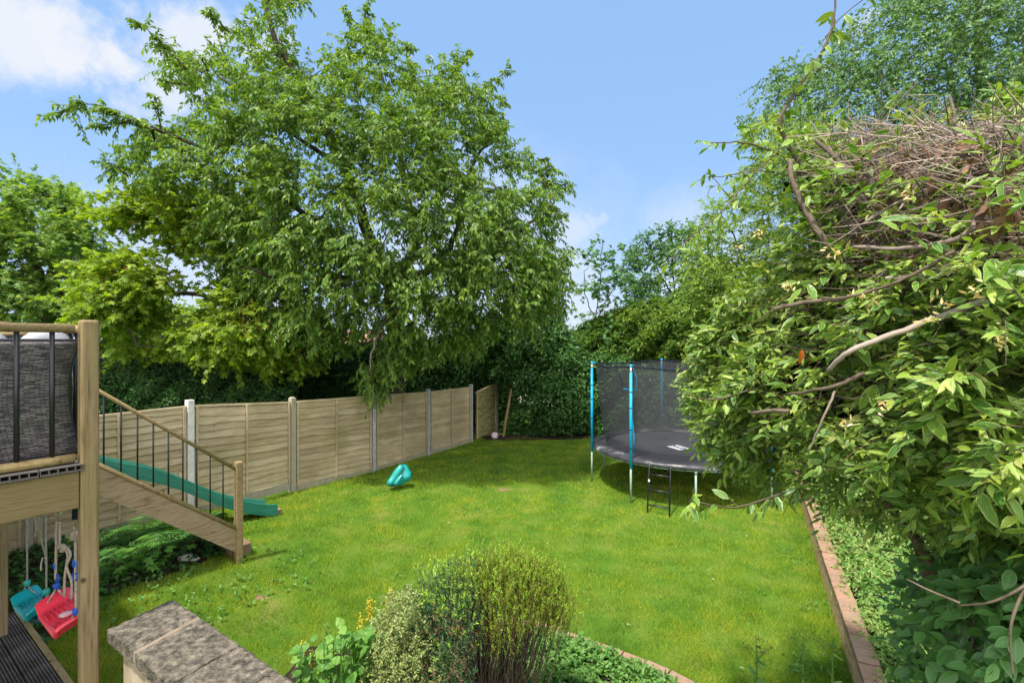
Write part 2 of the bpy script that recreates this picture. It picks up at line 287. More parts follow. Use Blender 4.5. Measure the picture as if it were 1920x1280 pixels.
def netmat():
    m = bpy.data.materials.new('safety_net_mesh'); m.use_nodes = True; t = m.node_tree; b = t.nodes['Principled BSDF']; b.inputs['Base Color'].default_value = (.035, .037, .045, 1); b.inputs['Roughness'].default_value = .7
    tr = N(t, 'ShaderNodeBsdfTransparent'); ms = N(t, 'ShaderNodeMixShader'); ms.inputs[0].default_value = .52; o = t.nodes['Material Output']
    t.links.new(tr.outputs[0], ms.inputs[1]); t.links.new(b.outputs[0], ms.inputs[2]); t.links.new(ms.outputs[0], o.inputs[0]); return m
M['net'] = netmat()
# big variegated leaves: pale edge, lighter midrib (by UV), glossy
def bigleaf(name, greens, margin, mw=.5, rough=.32):
    m = bpy.data.materials.new(name); m.use_nodes = True; t = m.node_tree; b = t.nodes['Principled BSDF']; o = t.nodes['Material Output']
    b.inputs['Roughness'].default_value = rough; b.inputs['Specular IOR Level'].default_value = .45
    ge = N(t, 'ShaderNodeNewGeometry'); rp = N(t, 'ShaderNodeValToRGB'); el = rp.color_ramp.elements; k = len(greens)
    for i, c in enumerate(greens):
        e = el[i] if i < 2 else el.new(i / (k - 1)); e.position = i / (k - 1); e.color = (*c, 1)
    t.links.new(ge.outputs['Random Per Island'], rp.inputs[0])
    u = N(t, 'ShaderNodeUVMap'); s = N(t, 'ShaderNodeSeparateXYZ'); t.links.new(u.outputs[0], s.inputs[0])
    ax = mth('ABSOLUTE', mth('SUBTRACT', s.outputs[0], .5, t=t), t=t)        # 0 midrib .. .5 edge
    nz = N(t, 'ShaderNodeTexNoise'); nz.inputs['Scale'].default_value = 35; tcn = N(t, 'ShaderNodeTexCoord'); t.links.new(tcn.outputs['Object'], nz.inputs[0])
    ed = mth('MULTIPLY', mth('SUBTRACT', mth('ADD', ax, mth('MULTIPLY', nz.outputs['Fac'], .22, t=t), t=t), .47, t=t), 9, clamp=True, t=t)
    ed = mth('MULTIPLY', ed, mw, t=t)
    mid = mth('MULTIPLY', mth('SUBTRACT', .045, ax, t=t), 14, clamp=True, t=t)
    ve = mth('SINE', mth('MULTIPLY', mth('SUBTRACT', s.outputs[1], mth('MULTIPLY', ax, .7, t=t), t=t), 55, t=t), t=t)
    ve2 = mth('MULTIPLY', mth('GREATER_THAN', ve, .86, t=t), .16, t=t)
    m1 = N(t, 'ShaderNodeMixRGB'); t.links.new(ed, m1.inputs[0]); t.links.new(rp.outputs[0], m1.inputs[1]); m1.inputs[2].default_value = (*margin, 1)
    m2 = N(t, 'ShaderNodeMixRGB'); t.links.new(mth('MAXIMUM', mth('MULTIPLY', mid, .6, t=t), ve2, t=t), m2.inputs[0]); t.links.new(m1.outputs[0], m2.inputs[1]); m2.inputs[2].default_value = (.3, .42, .12, 1)
    t.links.new(m2.outputs[0], b.inputs['Base Color'])
    tr = N(t, 'ShaderNodeBsdfTranslucent'); hs = N(t, 'ShaderNodeMixRGB', blend_type='MULTIPLY'); hs.inputs[0].default_value = 1; t.links.new(m2.outputs[0], hs.inputs[1]); hs.inputs[2].default_value = (1.4, 1.5, .5, 1); t.links.new(hs.outputs[0], tr.inputs[0])
    bp = N(t, 'ShaderNodeBump'); bp.inputs['Strength'].default_value = .25; bp.inputs['Distance'].default_value = .004; t.links.new(ve, bp.inputs['Height']); t.links.new(bp.outputs[0], b.inputs['Normal'])
    ms = N(t, 'ShaderNodeMixShader'); ms.inputs[0].default_value = .25; t.links.new(b.outputs[0], ms.inputs[1]); t.links.new(tr.outputs[0], ms.inputs[2]); t.links.new(ms.outputs[0], o.inputs[0]); return m
M['big'] = bigleaf('big_variegated_leaf', [(.05, .14, .02), (.11, .24, .03), (.22, .35, .035), (.06, .16, .035), (.33, .43, .05)], (.58, .58, .22), .55)
M['young'] = bigleaf('young_pale_leaf', [(.2, .34, .04), (.34, .43, .07), (.14, .28, .03), (.46, .44, .14)], (.6, .58, .25), .5)
M['bigdark'] = bigleaf('big_dark_leaf', [(.05, .15, .035), (.08, .22, .05), (.12, .28, .07)], (.3, .4, .15), .3, .28)

# ------------------------------------------------------------------ foliage machinery
T_DIAM = (np.array([(0, 0, 0), (-.5, .42, .13), (0, 1, -.12), (.5, .42, .13)]), np.array([(0, 1, 2), (0, 2, 3)]))
T_MAPLE = (np.array([(0, 0, 0), (-.42, .12, .02), (-.22, .35, .03), (-.5, .62, -.05), (-.16, .62, .03), (0, 1, -.1), (.16, .62, .03), (.5, .62, -.05), (.22, .35, .03), (.42, .12, .02)]),
           np.array([(0, 2, 1), (0, 4, 2), (2, 4, 3), (0, 6, 4), (4, 6, 5), (0, 8, 6), (6, 8, 7), (0, 9, 8)]))
def big_template(curve=.25, wav=.04):
    ts = [0, .12, .28, .5, .72, .88, 1]; hw = [.04, .3, .47, .5, .36, .17, .0]
    V = []; uv = []
    for i, (t, h) in enumerate(zip(ts, hw)):
        z = -curve * t * t; s = wav * (1 if i % 2 else -1)
        V += [(-h, t, z + .22 * h + s), (0, t, z), (h, t, z + .22 * h - s)]; uv += [(0, t), (.5, t), (1, t)]
    Fc = []
    for i in range(len(ts) - 1):
        a = i * 3; Fc += [(a, a + 1, a + 4, a + 3), (a + 1, a + 2, a + 5, a + 4)]
    return np.array(V), np.array(Fc), np.array(uv)
T_BIG = big_template()
T_BIG2 = big_template(.55, .06)
def leaves(buf, P, D, U, L, Wd, T, mi=0):
    P = np.asarray(P, float).reshape(-1, 3); n = len(P)
    if n == 0: return
    D = unit(D.reshape(-1, 3)); X = unit(np.cross(D, U.reshape(-1, 3))); Z = np.cross(X, D)
    L = np.broadcast_to(L, (n,)); Wd = np.broadcast_to(Wd, (n,))
    tv = T[0]; k = len(tv)
    V = P[:, None] + X[:, None] * (tv[None, :, 0:1] * Wd[:, None, None]) + D[:, None] * (tv[None, :, 1:2] * L[:, None, None]) + Z[:, None] * (tv[None, :, 2:3] * Wd[:, None, None])
    Fc = (T[1][None] + (np.arange(n) * k)[:, None, None]).reshape(-1, T[1].shape[1])
    uv = None
    if len(T) > 2: uv = np.tile(T[2][T[1]].reshape(-1, 2), (n, 1))
    buf.add(V, Fc, uv, mi)
def twigs(buf, P, r0, r1, mi=0):
    """P (n,k,3): thin three sided tubes, all at once"""
    n, k, _ = P.shape
    T = unit(np.gradient(P, axis=1)); ref = np.array([.31, .17, .93]); A = unit(np.cross(T, ref)); B = np.cross(T, A)
    r = np.linspace(1, 0, k)[None, :, None] * (np.broadcast_to(r0, (n,))[:, None, None] - r1) + r1
    V = np.stack([P + r * (A * math.cos(a) + B * math.sin(a)) for a in (0, 2.094, 4.189)], 2)
    i = np.arange(n)[:, None, None] * k * 3; j = np.arange(k - 1)[None, :, None] * 3; s = np.arange(3)[None, None]; s2 = (s + 1) % 3
    Fc = np.stack([i + j + s, i + j + s2, i + j + 3 + s2, i + j + 3 + s], -1).reshape(-1, 4)
    buf.add(V, Fc, mi=mi)
def sprays(lb, tb, O, D, L, n, lL, lW, T, droop=.3, hang=.4, along=.6, side=.7, jit=.35, tr=.004, mi=0, t0=.15, lvar=.25, upj=.5):
    O = np.asarray(O); D = unit(D); m = len(O); L = np.broadcast_to(L, (m,))
    def cur(t): 
        return O[:, None] + D[:, None] * (L[:, None, None] * t) - np.array([0, 0, 1.]) * (droop * L[:, None, None] * t * t)
    if tb is not None: twigs(tb, cur(np.linspace(0, 1, 4)[None, :, None]), tr, tr * .3)
    t = np.linspace(t0, 1, n)[None, :, None] + rng.uniform(-.3, .3, (m, n, 1)) / n
    P = cur(t); tan = unit(D[:, None] - np.array([0, 0, 1.]) * (2 * droop * t))
    S = unit(np.cross(tan, np.array([0, 0, 1.]) + rng.normal(0, .15, (m, n, 3)))) * np.where(np.arange(n) % 2, 1, -1)[None, :, None]
    ld = tan * along + S * side + np.array([0, 0, -1.]) * hang + rng.normal(0, jit, (m, n, 3))
    up = np.array([0, 0, 1.]) + rng.normal(0, upj, (m, n, 3)) + tan * .3
    l = lL * (1 + rng.uniform(-lvar, lvar, (m * n)))
    leaves(lb, P, ld, up, l, l * lW / lL, T, mi)
def inpoly(P, x, y):
    P = np.asarray(P, float); c = np.zeros(len(x), bool); j = len(P) - 1
    for i in range(len(P)):
        xi, yi = P[i]; xj, yj = P[j]
        q = ((yi > y) != (yj > y)) & (x < (xj - xi) * (y - yi) / (yj - yi + 1e-12) + xi); c ^= q; j = i
    return c
def edged(P, x, y):
    P = np.asarray(P, float); d = np.full(len(x), 1e9)
    for i in range(len(P)):
        a = P[i - 1]; b = P[i]; ab = b - a; t = np.clip(((x - a[0]) * ab[0] + (y - a[1]) * ab[1]) / (ab @ ab + 1e-9), 0, 1)
        d = np.minimum(d, np.hypot(x - a[0] - t * ab[0], y - a[1] - t * ab[1]))
    return d
def crown_pts(poly, Yc, T, n, D=120, front=.55, holes=(), gap=0, thin=0):
    """points filling a rounded volume whose outline, seen from the garden steps, is poly"""
    P = np.asarray(poly, float); lo = P.min(0); hi = P.max(0); out = []
    k = 0
    while k < n:
        x = rng.uniform(lo[0], hi[0], n * 2); y = rng.uniform(lo[1], hi[1], n * 2); ok = inpoly(P, x, y)
        for (hx, hy, hr) in holes: ok &= np.hypot(x - hx, y - hy) > hr
        if gap: ok &= (np.sin(x * .041 + 2.2 * np.sin(y * .017 + .6)) * np.sin(y * .047 + 1.7 * np.sin(x * .021)) + .25 * np.sin(x * .11 + y * .07)) > -gap
        if thin: ok &= rng.random(len(x)) < .55 + .45 * sst(lo[1], lo[1] + thin, y)
        x = x[ok]; y = y[ok]; e = edged(P, x, y)
        th = T * np.sqrt(1 - (1 - np.minimum(e / D, 1)) ** 2)
        s = rng.uniform(-1, 1, len(x)); s = np.where(rng.random(len(x)) < front, -np.abs(s) ** .5, s)
        Y = Yc + s * th
        out.append(Wn(x, y, Y)); k += len(x)
    return np.concatenate(out)[:n]
def smooth(pts, k=6):
    pts = [np.array(p, float) for p in pts]; p = [2 * pts[0] - pts[1]] + pts + [2 * pts[-1] - pts[-2]]; o = []
    for i in range(1, len(p) - 2):
        for t in np.linspace(0, 1, k, endpoint=False):
            a, b, c, d = p[i - 1:i + 3]; o.append(.5 * (2 * b + (c - a) * t + (2 * a - 5 * b + 4 * c - d) * t * t + (3 * b - a - 3 * c + d) * t ** 3))
    o.append(pts[-1]); return np.array(o)
def limb(buf, pts, r0, r1, k=7, wob=.0, mi=0):
    p = smooth(pts); 
    if wob: p[1:-1] += rng.normal(0, wob, p[1:-1].shape)
    buf.tube(p, np.linspace(r0, r1, len(p)), k, mi=mi); return p
def branchlets(buf, skel, C_, r=.018):
    """side branches: each clump grows from the nearest limb point or clump already joined"""
    skel = np.asarray(skel); ns = len(skel); n = len(C_)
    d0 = np.sqrt(((C_[:, None] - skel[None]) ** 2).sum(-1)).min(1); order = np.argsort(d0); allp = np.concatenate([skel, C_[order]]); par = np.zeros(n, int); cnt = np.ones(n)
    base_d = np.concatenate([np.zeros(ns), np.zeros(n)])
    for k in range(n):
        p = allp[ns + k]; q = allp[:ns + k]; d = np.sqrt(((q - p) ** 2).sum(1)); c = d + .18 * base_d[:ns + k] + .25 * np.maximum(q[:, 2] - p[2], 0); m = int(np.argmin(c)); par[k] = m; base_d[ns + k] = base_d[m] + d[m]
    for k in range(n - 1, -1, -1):
        if par[k] >= ns: cnt[par[k] - ns] += cnt[k]
    A = allp[par]; B = allp[ns:]; L = np.linalg.norm(B - A, axis=1)[:, None]; mid = A * .5 + B * .5 + np.array([0, 0, 1.]) * L * .06 + rng.normal(0, .04, B.shape) * np.minimum(L, 1)
    q = np.stack([A, A * .7 + mid * .3 + rng.normal(0, .012, B.shape), mid, mid * .4 + B * .6 + rng.normal(0, .012, B.shape), B], 1)
    rr = np.minimum(.3 * r * np.sqrt(cnt) + .003, 2.2 * r); twigs(buf, q, rr, .004)
def rdir(n, up=0.): 
    v = rng.normal(0, 1, (n, 3)); v[:, 2] += up; return unit(v)
def tree(name, label, cat, base, limbs, crowns, leafmat, T, lL, lW, clumps, per, sprL, nl, barkr=.16, droop=.3, hang=.4, clr=.4, extra=None, group=None, twigr=.005, jit=.35, radial=.7, upb=.2, brr=.02, gap=0, thin=0):
    root = thing(name, label, cat, base, group)
    tb = Buf(); lb = Buf(); skel = []
    for pts, r0, r1 in limbs:
        p = limb(tb, pts, r0, r1, 8, wob=.02); skel.append(p)
    skel = np.concatenate(skel)
    tot = sum(c[4] for c in crowns)
    for poly, Yc, Tk, D, wgt, holes in crowns:
        k = int(clumps * wgt / tot); Cc = crown_pts(poly, Yc, Tk, k, D, holes=holes, gap=gap, thin=thin)
        branchlets(tb, skel, Cc, brr)
        ctr = skel.mean(0)
        O = np.repeat(Cc, per, 0) + rng.normal(0, clr * .45, (k * per, 3)) * np.array([1, 1, .6])
        rad = np.repeat(unit(Cc - ctr), per, 0) * radial; dd = rad + rdir(k * per, upb)
        sprays(lb, tb, O, dd, sprL * rng.uniform(.6, 1.3, k * per), nl, lL, lW, T, droop, hang, jit=jit, tr=twigr)
    if extra:
        for pts, ln, dens in extra:     # slender outer branches carrying leaves along their length
            p = limb(tb, pts, .022, .005, 4, wob=.01)
            k = int(dens); idx = rng.uniform(0, len(p) - 1.01, k); i0 = idx.astype(int); f = (idx - i0)[:, None]; O = p[i0] * (1 - f) + p[i0 + 1] * f + rng.normal(0, .02, (k, 3))
            dd = unit(p[i0 + 1] - p[i0]) * .8 + rdir(k, .1)
            sprays(lb, tb, O, dd, ln * rng.uniform(.5, 1.2, k), nl, lL, lW, T, droop, hang, jit=jit, tr=twigr)
    tb.build('trunk', M['bark'], root, True); lb.build('crown', leafmat, root)
    return root, skel

# ------------------------------------------------------------------ ground
def ground():
    b = Buf(); xs = np.concatenate([np.linspace(-600, -40, 12), np.linspace(-30, 30, 160), np.linspace(40, 600, 12)]); ys = np.concatenate([np.linspace(-200, -5, 6), np.linspace(0, 30, 120), np.linspace(40, 900, 14)])
    X, Y = np.meshgrid(xs, ys); V = np.stack([X, Y, g(X, Y)], -1).reshape(-1, 3); nx = len(xs); ny = len(ys)
    i, j = np.meshgrid(np.arange(nx - 1), np.arange(ny - 1)); a = (j * nx + i).ravel()
    b.add(V, np.stack([a, a + 1, a + nx + 1, a + nx], -1)); o = b.build('lawn', M['lawn'], smooth=True); o['kind'] = 'structure'
ground()
def sheet(name, poly, dz, m, n=60, rough=.02, edge=.15):
    P = np.array(poly); lo = P.min(0); hi = P.max(0); xs = np.linspace(lo[0], hi[0], n); ys = np.linspace(lo[1], hi[1], n); X, Y = np.meshgrid(xs, ys); x = X.ravel(); y = Y.ravel()
    ins = inpoly(P, x, y); e = edged(P, x, y); z = g(x, y) + dz * sst(0, edge, e) + .004 + rough * rng.random(len(x)) * sst(0, .1, e)
    b = Buf(); i, j = np.meshgrid(np.arange(n - 1), np.arange(n - 1)); a = (j * n + i).ravel(); q = np.stack([a, a + 1, a + n + 1, a + n], -1); q = q[ins[q].all(1)]
    b.add(np.stack([x, y, z], -1), q); o = b.build(name, m, smooth=True); o['kind'] = 'structure'; return o
SOIL = [tuple(G(px, py)[:2]) for px, py in [(445, 1030), (400, 1048), (330, 1078), (262, 1098), (215, 1112), (160, 1150), (60, 1230)]] + [(-6, 3.5), (-9, 5), (-9.5, 8), (-6.2, 6.9), (-5.2, 7.3)]
sheet('planting_soil', SOIL, .03, M['soil'])
WALLP = [(3.45 + .503 * (y - 4.97), y) for y in (2.4, 3.4, 4.4, 5.87, 7.2, 8.75, 10.9)]
BED = WALLP + [(14, 11), (14, 2)]
FRONT = [(-2.0, 4.55), (.2, 4.92), (.72, 4.6), (1.32, 4.2), (1.7, 3.55), (1.7, 2.0), (-2.2, 2.0)]
o = sheet('flower_bed', FRONT, .16, M['soil'])
bp_ = [(x + .1, y) for x, y in WALLP] + [(14, 11), (14, 2)]
o = sheet('raised_bed', bp_, .27, M['soil'], 80, edge=.02)
DIRT = sheet('bare_soil', [(-1.1, 15.3), (-.9, 14.55), (0, 14.5), (.9, 14.65), (2.5, 14.8), (2.5, 15.6)], .01, M['soil'], 30)
def patch(px, py, r):
    c = G(px, py); a = np.linspace(0, 2 * np.pi, 14, endpoint=False); rr = r * (1 + .3 * np.sin(a * 3 + 1)); return [(c.x + q * math.cos(t) * 1.3, c.y + q * math.sin(t) * .8) for q, t in zip(rr, a)]
M['barepatch'] = mat('dry_earth', (.3, .2, .12), 1, .05, cols=[(.12, .08, .045), (.26, .17, .1)], scale=20)
PATCH = [patch(945, 918, .11), patch(490, 1120, .06)]
for p in PATCH: sheet('bare_patch', p, .012, M['barepatch'], 20)

# ------------------------------------------------------------------ grass
def grass():
    n = 900000; Y = 3.6 / (1 - rng.random(n) * (1 - 3.6 / 15.6)); Y = 3.6 + (15.8 - 3.6) * (rng.random(n) ** 1.55); X = rng.uniform(-1.1, 1.05, n) * Y
    ok = ~inpoly(SOIL, X, Y) & ~inpoly(BED, X, Y) & ~inpoly(FRONT, X, Y)
    fx = np.interp(Y, [0, 6.3, 7.98, 9.63, 11.1, 12.73, 14.35, 15.6], [-6.5, -6.3, -5.36, -4.41, -3.21, -2.23, -1.23, -.5]); ok &= X > fx
    ok &= Y < 14.75 + .25 * np.sin(X * 3) + .35 * sst(2, 5, X)
    for p in PATCH: ok &= ~inpoly(p, X, Y)
    # tufts
    cl = .5 + .5 * np.sin(X * 7.1 + 2 * np.sin(Y * 3.3)) * np.sin(Y * 6.3 + 2 * np.sin(X * 2.9)); cl2 = .5 + .5 * np.sin(X * 1.7 + np.sin(Y * 1.3) * 2) * np.cos(Y * 1.5 + 1)
    ok &= rng.random(n) < .35 + .65 * cl
    X = X[ok]; Y = Y[ok]; cl = cl[ok]; cl2 = cl2[ok]; n = len(X)
    near_f = sst(.7, .1, X - np.interp(Y, [0, 6.3, 7.98, 9.63, 11.1, 12.73, 14.35, 15.6], [-6.5, -6.3, -5.36, -4.41, -3.21, -2.23, -1.23, -.5])); near_w = sst(.5, .05, (3.45 + .503 * (Y - 4.97)) - X)
    und = sst(1.9, 1.2, np.hypot(X - 3.6, Y - 10.2))
    h = .022 + .018 * cl + .012 * cl2 + .045 * rng.random(n) ** 4 + .05 * near_f * rng.random(n) + .06 * near_w * rng.random(n) + .03 * und * rng.random(n); h += .03 * sst(-2.6, -3.6, X) * rng.random(n); h += .05 * (np.sin(X * 11 + np.sin(Y * 9) * 2) * np.sin(Y * 10.3 + X * 3) > .86) * rng.random(n)
    P = np.stack([X, Y, g(X, Y)], -1); D = np.stack([rng.normal(0, .55, n), rng.normal(0, .55, n), np.ones(n)], -1); U = rdir(n)
    U[:, 2] *= .2
    T = (np.array([(-.5, 0, 0), (.5, 0, 0), (.1, 1, .35)]), np.array([(0, 1, 2)]))
    b = Buf(); leaves(b, P, D, U, h, (.0034 + .0016 * rng.random(n)) * (Y / 6) ** .75, T)
    o = b.build('grass', M['grass']); tag(o, 'short bright green mown grass covering the lawn between fence and brick edging', 'grass', kind='stuff')
grass()

def lawn_weeds():
    n = 9000; Y = 3.8 + 10.5 * rng.random(n) ** 1.4; X = rng.uniform(-.95, .95, n) * Y; cl = np.sin(X * 2.3 + 2 * np.sin(Y * 1.1)) * np.sin(Y * 2.1 + X) + .3 * np.sin(X * 9) * np.sin(Y * 8); near = (np.hypot(X + 3.2, Y - 5.9) < .8) | (np.hypot(X + 3.6, Y - 5.2) < .7)
    ok = ((cl > .55) | near) & ~inpoly(SOIL, X, Y) & ~inpoly(BED, X, Y) & ~inpoly(FRONT, X, Y) & (X > np.interp(Y, [0, 6.3, 7.98, 9.63, 11.1, 12.73, 14.35, 15.6], [-6.5, -6.3, -5.36, -4.41, -3.21, -2.23, -1.23, -.5])); X = X[ok]; Y = Y[ok]; near = near[ok]; n = len(X)
    O = np.stack([X, Y, g(X, Y) + .02 + .03 * rng.random(n) + .03 * near * rng.random(n)], -1); ok = ~near | (rng.random(n) < .45); O = O[ok]; near = near[ok]; O = np.repeat(O, 4, 0); near = np.repeat(near, 4); n = len(O); b = Buf(); leaves(b, O, rdir(n, .3), np.array([0, 0, 1.]) + rdir(n) * .3, rng.uniform(.02, .045, n) * (1 + .5 * near), rng.uniform(.012, .022, n) * (1 + .6 * near), T_DIAM)
    tag(b.build('lawn_weeds', M['cover']), 'small broad leaved weeds and clover mixed into the lawn grass', 'weeds', kind='stuff')
lawn_weeds()

# ------------------------------------------------------------------ fence
FP = [(-7.35, 4.75), (-6.4, 6.35), (-5.36, 7.98), (-4.41, 9.63), (-3.21, 11.1), (-2.23, 12.73), (-1.23, 14.35)]
FT = [2.0, 1.96, 1.97, 1.83, 1.79, 1.70, 1.68]
fence = thing('panel_fence', 'weathered overlap timber panel fence with posts along the left of the lawn', 'fence', (-4.41, 9.63, 0))
def slat_panel(A, B, z0, z1a, z1b, name, m, parent, nrow=12, lean=0, batt=3, wav=.011):
    A = np.array(A, float); B = np.array(B, float); L = np.linalg.norm(B - A); d = (B - A) / L; nr = np.array([d[1], -d[0]]); b = Buf(); K = 14
    H = (z1a + z1b) / 2 - z0; rh = H / nrow
    for r in range(nrow):
        t = np.linspace(0, 1, K); w1 = rng.normal(0, wav, K); w1 = np.convolve(w1, [.25, .5, .25], 'same') + wav * .8 * np.sin(t * rng.uniform(4, 12) + rng.uniform(0, 6)); slope = (z1b - z1a)
        zb = z0 + r * rh + w1 + slope * t * (r / nrow); zt = zb + rh * 1.18; zt = np.minimum(zt, z1a + slope * t - .01)
        off = lambda o_, z: np.stack([A[0] + d[0] * L * t + nr[0] * o_, A[1] + d[1] * L * t + nr[1] * o_, z], -1)
        V = np.concatenate([off(.03, zb), off(.002, zt), off(-.008, zt), off(.016, zb)])
        i = np.arange(K - 1); F1 = np.stack([i, i + 1, i + K + 1, i + K], -1); F2 = np.stack([i + 3 * K, i + 3 * K + 1, i + 1, i], -1); F3 = np.stack([i + K, i + K + 1, i + 2 * K + 1, i + 2 * K], -1); F4 = np.stack([i + 2 * K, i + 2 * K + 1, i + 3 * K + 1, i + 3 * K], -1)
        b.add(V, np.concatenate([F1, F2, F3, F4]))
    p = b.build(name, m, parent)
    def lbox(nm, t, wd, zz0, zz1, o_, th):
        q = Buf(); c = A + d * L * t + nr * o_; ang = math.atan2(d[1], d[0]); Mx = Matrix.Rotation(ang, 3, 'Z'); q.box((c[0], c[1], (zz0 + zz1) / 2), (wd, th, zz1 - zz0), Mx); bo = q.build(nm, M['fencewood'], p); return bo
    for k in range(batt):
        t = [.025, .5, .975][k] if batt == 3 else [.03, .97][k]
        zt = z1a + (z1b - z1a) * t; lbox('batten', t, .035, z0 - .01, zt - .035, .043, .022)
    q = Buf(); K2 = 2
    for (o_, zo, th, hh) in ((.004, -.02, .05, .035),):
        a3 = np.array([A[0] + nr[0] * o_, A[1] + nr[1] * o_, z1a + zo]); b3 = np.array([B[0] + nr[0] * o_, B[1] + nr[1] * o_, z1b + zo]); V = []
        for e in (a3, b3):
            for s1 in (-1, 1):
                for s2 in (-1, 1): V.append(e + np.array([nr[0] * th / 2 * s1, nr[1] * th / 2 * s1, hh / 2 * s2]))
        q.add(V, [(0, 1, 3, 2), (4, 6, 7, 5), (0, 4, 5, 1), (2, 3, 7, 6), (0, 2, 6, 4), (1, 5, 7, 3)])
    q.build('cap_rail', M['fencewood'], p)
    return p
for i in range(len(FP) - 1):
    A = np.array(FP[i]); B = np.array(FP[i + 1]); d = (B - A) / np.linalg.norm(B - A)
    z0 = float(max(g(*A), g(*B))) + .1
    slat_panel(A + d * .05, B - d * .05, z0, FT[i] - .03, FT[i + 1] - .03, 'fence_panel', M['fencewood'], fence, 13 + (i % 2))
    gb = Buf(); c = (A + B) / 2; gb.box((c[0], c[1], z0 - .08), (np.linalg.norm(B - A) - .1, .045, .145), Matrix.Rotation(math.atan2(d[1], d[0]), 3, 'Z')); gb.build('gravel_board', M['fencepost'], fence)
for i, (x, y) in enumerate(FP):
    q = Buf(); wd = .1 if i in (2, 3) else .085; d = np.array(FP[min(i + 1, 6)]) - np.array(FP[max(i - 1, 0)]); a = math.atan2(d[1], d[0])
    zt = FT[i] + .04 + (.02 if i == 2 else 0)
    q.box((x, y, zt / 2 - .1), (wd, wd + .02, zt + .2), Matrix.Rotation(a, 3, 'Z'))
    q.tube([(x, y, zt), (x, y, zt + .02)], [wd * .68, wd * .4], 4) if i == 3 else None
    po = q.build('fence_post', M['whitepost'] if i == 2 else M['greypost'] if i >= 4 else M['fencepost'], fence); bevel(po, .008)
    if i == 2: po['label'] = 'white square concrete post'
# white oval cap on batten
q = Buf(); 
lp = thing('leaning_fence_panel', 'algae stained overlap fence panel leaning at the far end of the fence', 'fence panel', (-.8, 15, 0))
slat_panel((-1.12, 14.75), (-.55, 15.75), -.02, 1.45, 1.64, 'fence_panel', M['fencedark'], lp, 16, batt=2, wav=.006)
q = Buf(); q.box((-.51, 15.8, .82), (.1, .09, 1.76), Matrix.Rotation(1.0, 3, 'Z')); bevel(q.build('fence_post', M['fencepost'], lp))
st = Buf(); st.tube([W(941, 834, 15.1), W(949, 785, 15.05), W(959, 728, 15.0)], [.04, .042, .038], 7)
tag(st.build('wooden_stake', M['railwood']), 'slanting round wooden stake beside the ivy hedge near the football', 'stake')

# football
def football():
    t = thing('football', 'white football with red and blue panels on bare soil at the fence end', 'ball', (-.53, 14.75, .11))
    bm = bmesh.new(); bmesh.ops.create_icosphere(bm, subdivisions=3, radius=.11)
    me = bpy.data.meshes.new('ball_skin'); 
    for f in bm.faces:
        f.smooth = True; c = f.calc_center_median().normalized(); v = math.sin(c.x * 5 + 1) * math.sin(c.y * 5 + 2) * math.sin(c.z * 5); f.material_index = 1 if v > .32 else 2 if v < -.32 else 0
    bm.to_mesh(me); bm.free()
    for m_ in (M['white'], M['red'], M['blueclip']): me.materials.append(m_)
    o = bpy.data.objects.new('ball_skin', me); C.objects.link(o); o.parent = t
football()

# ------------------------------------------------------------------ teal toy lying on the grass
def toy():
    YT = 9.75; c = G(745, 900); t = thing('teal_plastic_toy', 'teal moulded plastic toy on its side on the grass beside the fence', 'toy', c)
    bm = bmesh.new()
    for (px, py, dy, r_) in ((733, 905, -.05, .075), (741, 898, 0, .1), (754, 881, .08, .1), (758, 877, .1, .075), (763, 893, .02, .085), (752, 902, 0, .075), (766, 888, .05, .06)):
        c_ = W(px, py, YT + dy)
        bmesh.ops.create_icosphere(bm, subdivisions=3, radius=r_, matrix=Matrix.Translation(c_ - c))
    res = bmesh.ops.convex_hull(bm, input=bm.verts); bmesh.ops.delete(bm, geom=[g_ for g_ in set(res['geom_interior'] + res['geom_unused']) if isinstance(g_, bmesh.types.BMVert)], context='VERTS')
    for f in bm.faces: f.smooth = True
    me = bpy.data.meshes.new('body'); bm.to_mesh(me); bm.free(); me.materials.append(M['teal']); ob = bpy.data.objects.new('body', me); C.objects.link(ob); ob.parent = t
    b = Buf(); P = smooth([W(729, 909, YT - .2), W(739, 895, YT - .1), W(749, 880, YT - .03), W(755, 872, YT + .02)], 5); n = len(P); b.tube(P, np.interp(np.linspace(0, 1, n), [0, .08, .5, .92, 1], [.05, .07, .08, .065, .03]), 16); b.build('ridge', M['teal'], t, True)
    b = Buf(); P = smooth([W(740, 909, YT - .16), W(748, 898, YT - .12), W(754, 890, YT - .08)], 6); b.tube(P, np.interp(np.linspace(0, 1, len(P)), [0, .2, 1], [.05, .055, .025]), 12); b.build('rim', M['teal'], t, True)
    b = Buf(); p = Vector(W(739, 910, YT - .215)); b.tube([p, p + Vector((.01, .03, .01))], [.028, .034], 12); b.build('end_socket', M['tealunder'], t, True)
toy()

# ------------------------------------------------------------------ deck
P1 = Vector((-1.985, 2.25, 0)); u = Vector((-.797, .603, 0)); v = Vector((.603, .797, 0))
DM = Matrix((u, v, Vector((0, 0, 1)))).transposed()         # local (s along the garden edge, t outward)
def dp(s, t, z): p = P1 + u * s + v * t; return Vector((p.x, p.y, z))
def dbox(b, s0, s1, t0, t1, z0, z1, mi=0): b.box(dp((s0 + s1) / 2, (t0 + t1) / 2, (z0 + z1) / 2), (s1 - s0, t1 - t0, z1 - z0), DM, mi)
deck = thing('raised_deck', 'raised timber deck with square posts and black metal balusters at the left', 'deck', dp(1.5, 0, 0))
b = Buf(); dbox(b, -.034, .034, -.034, .034, 0.1, 3.1); o = bevel(b.build('corner_post', M['postwood'], deck), .012, 3)
b = Buf(); dbox(b, 2.72, 2.83, -.05, .05, .3, 3.14); bevel(b.build('corner_post', M['postwood'], deck), .01)
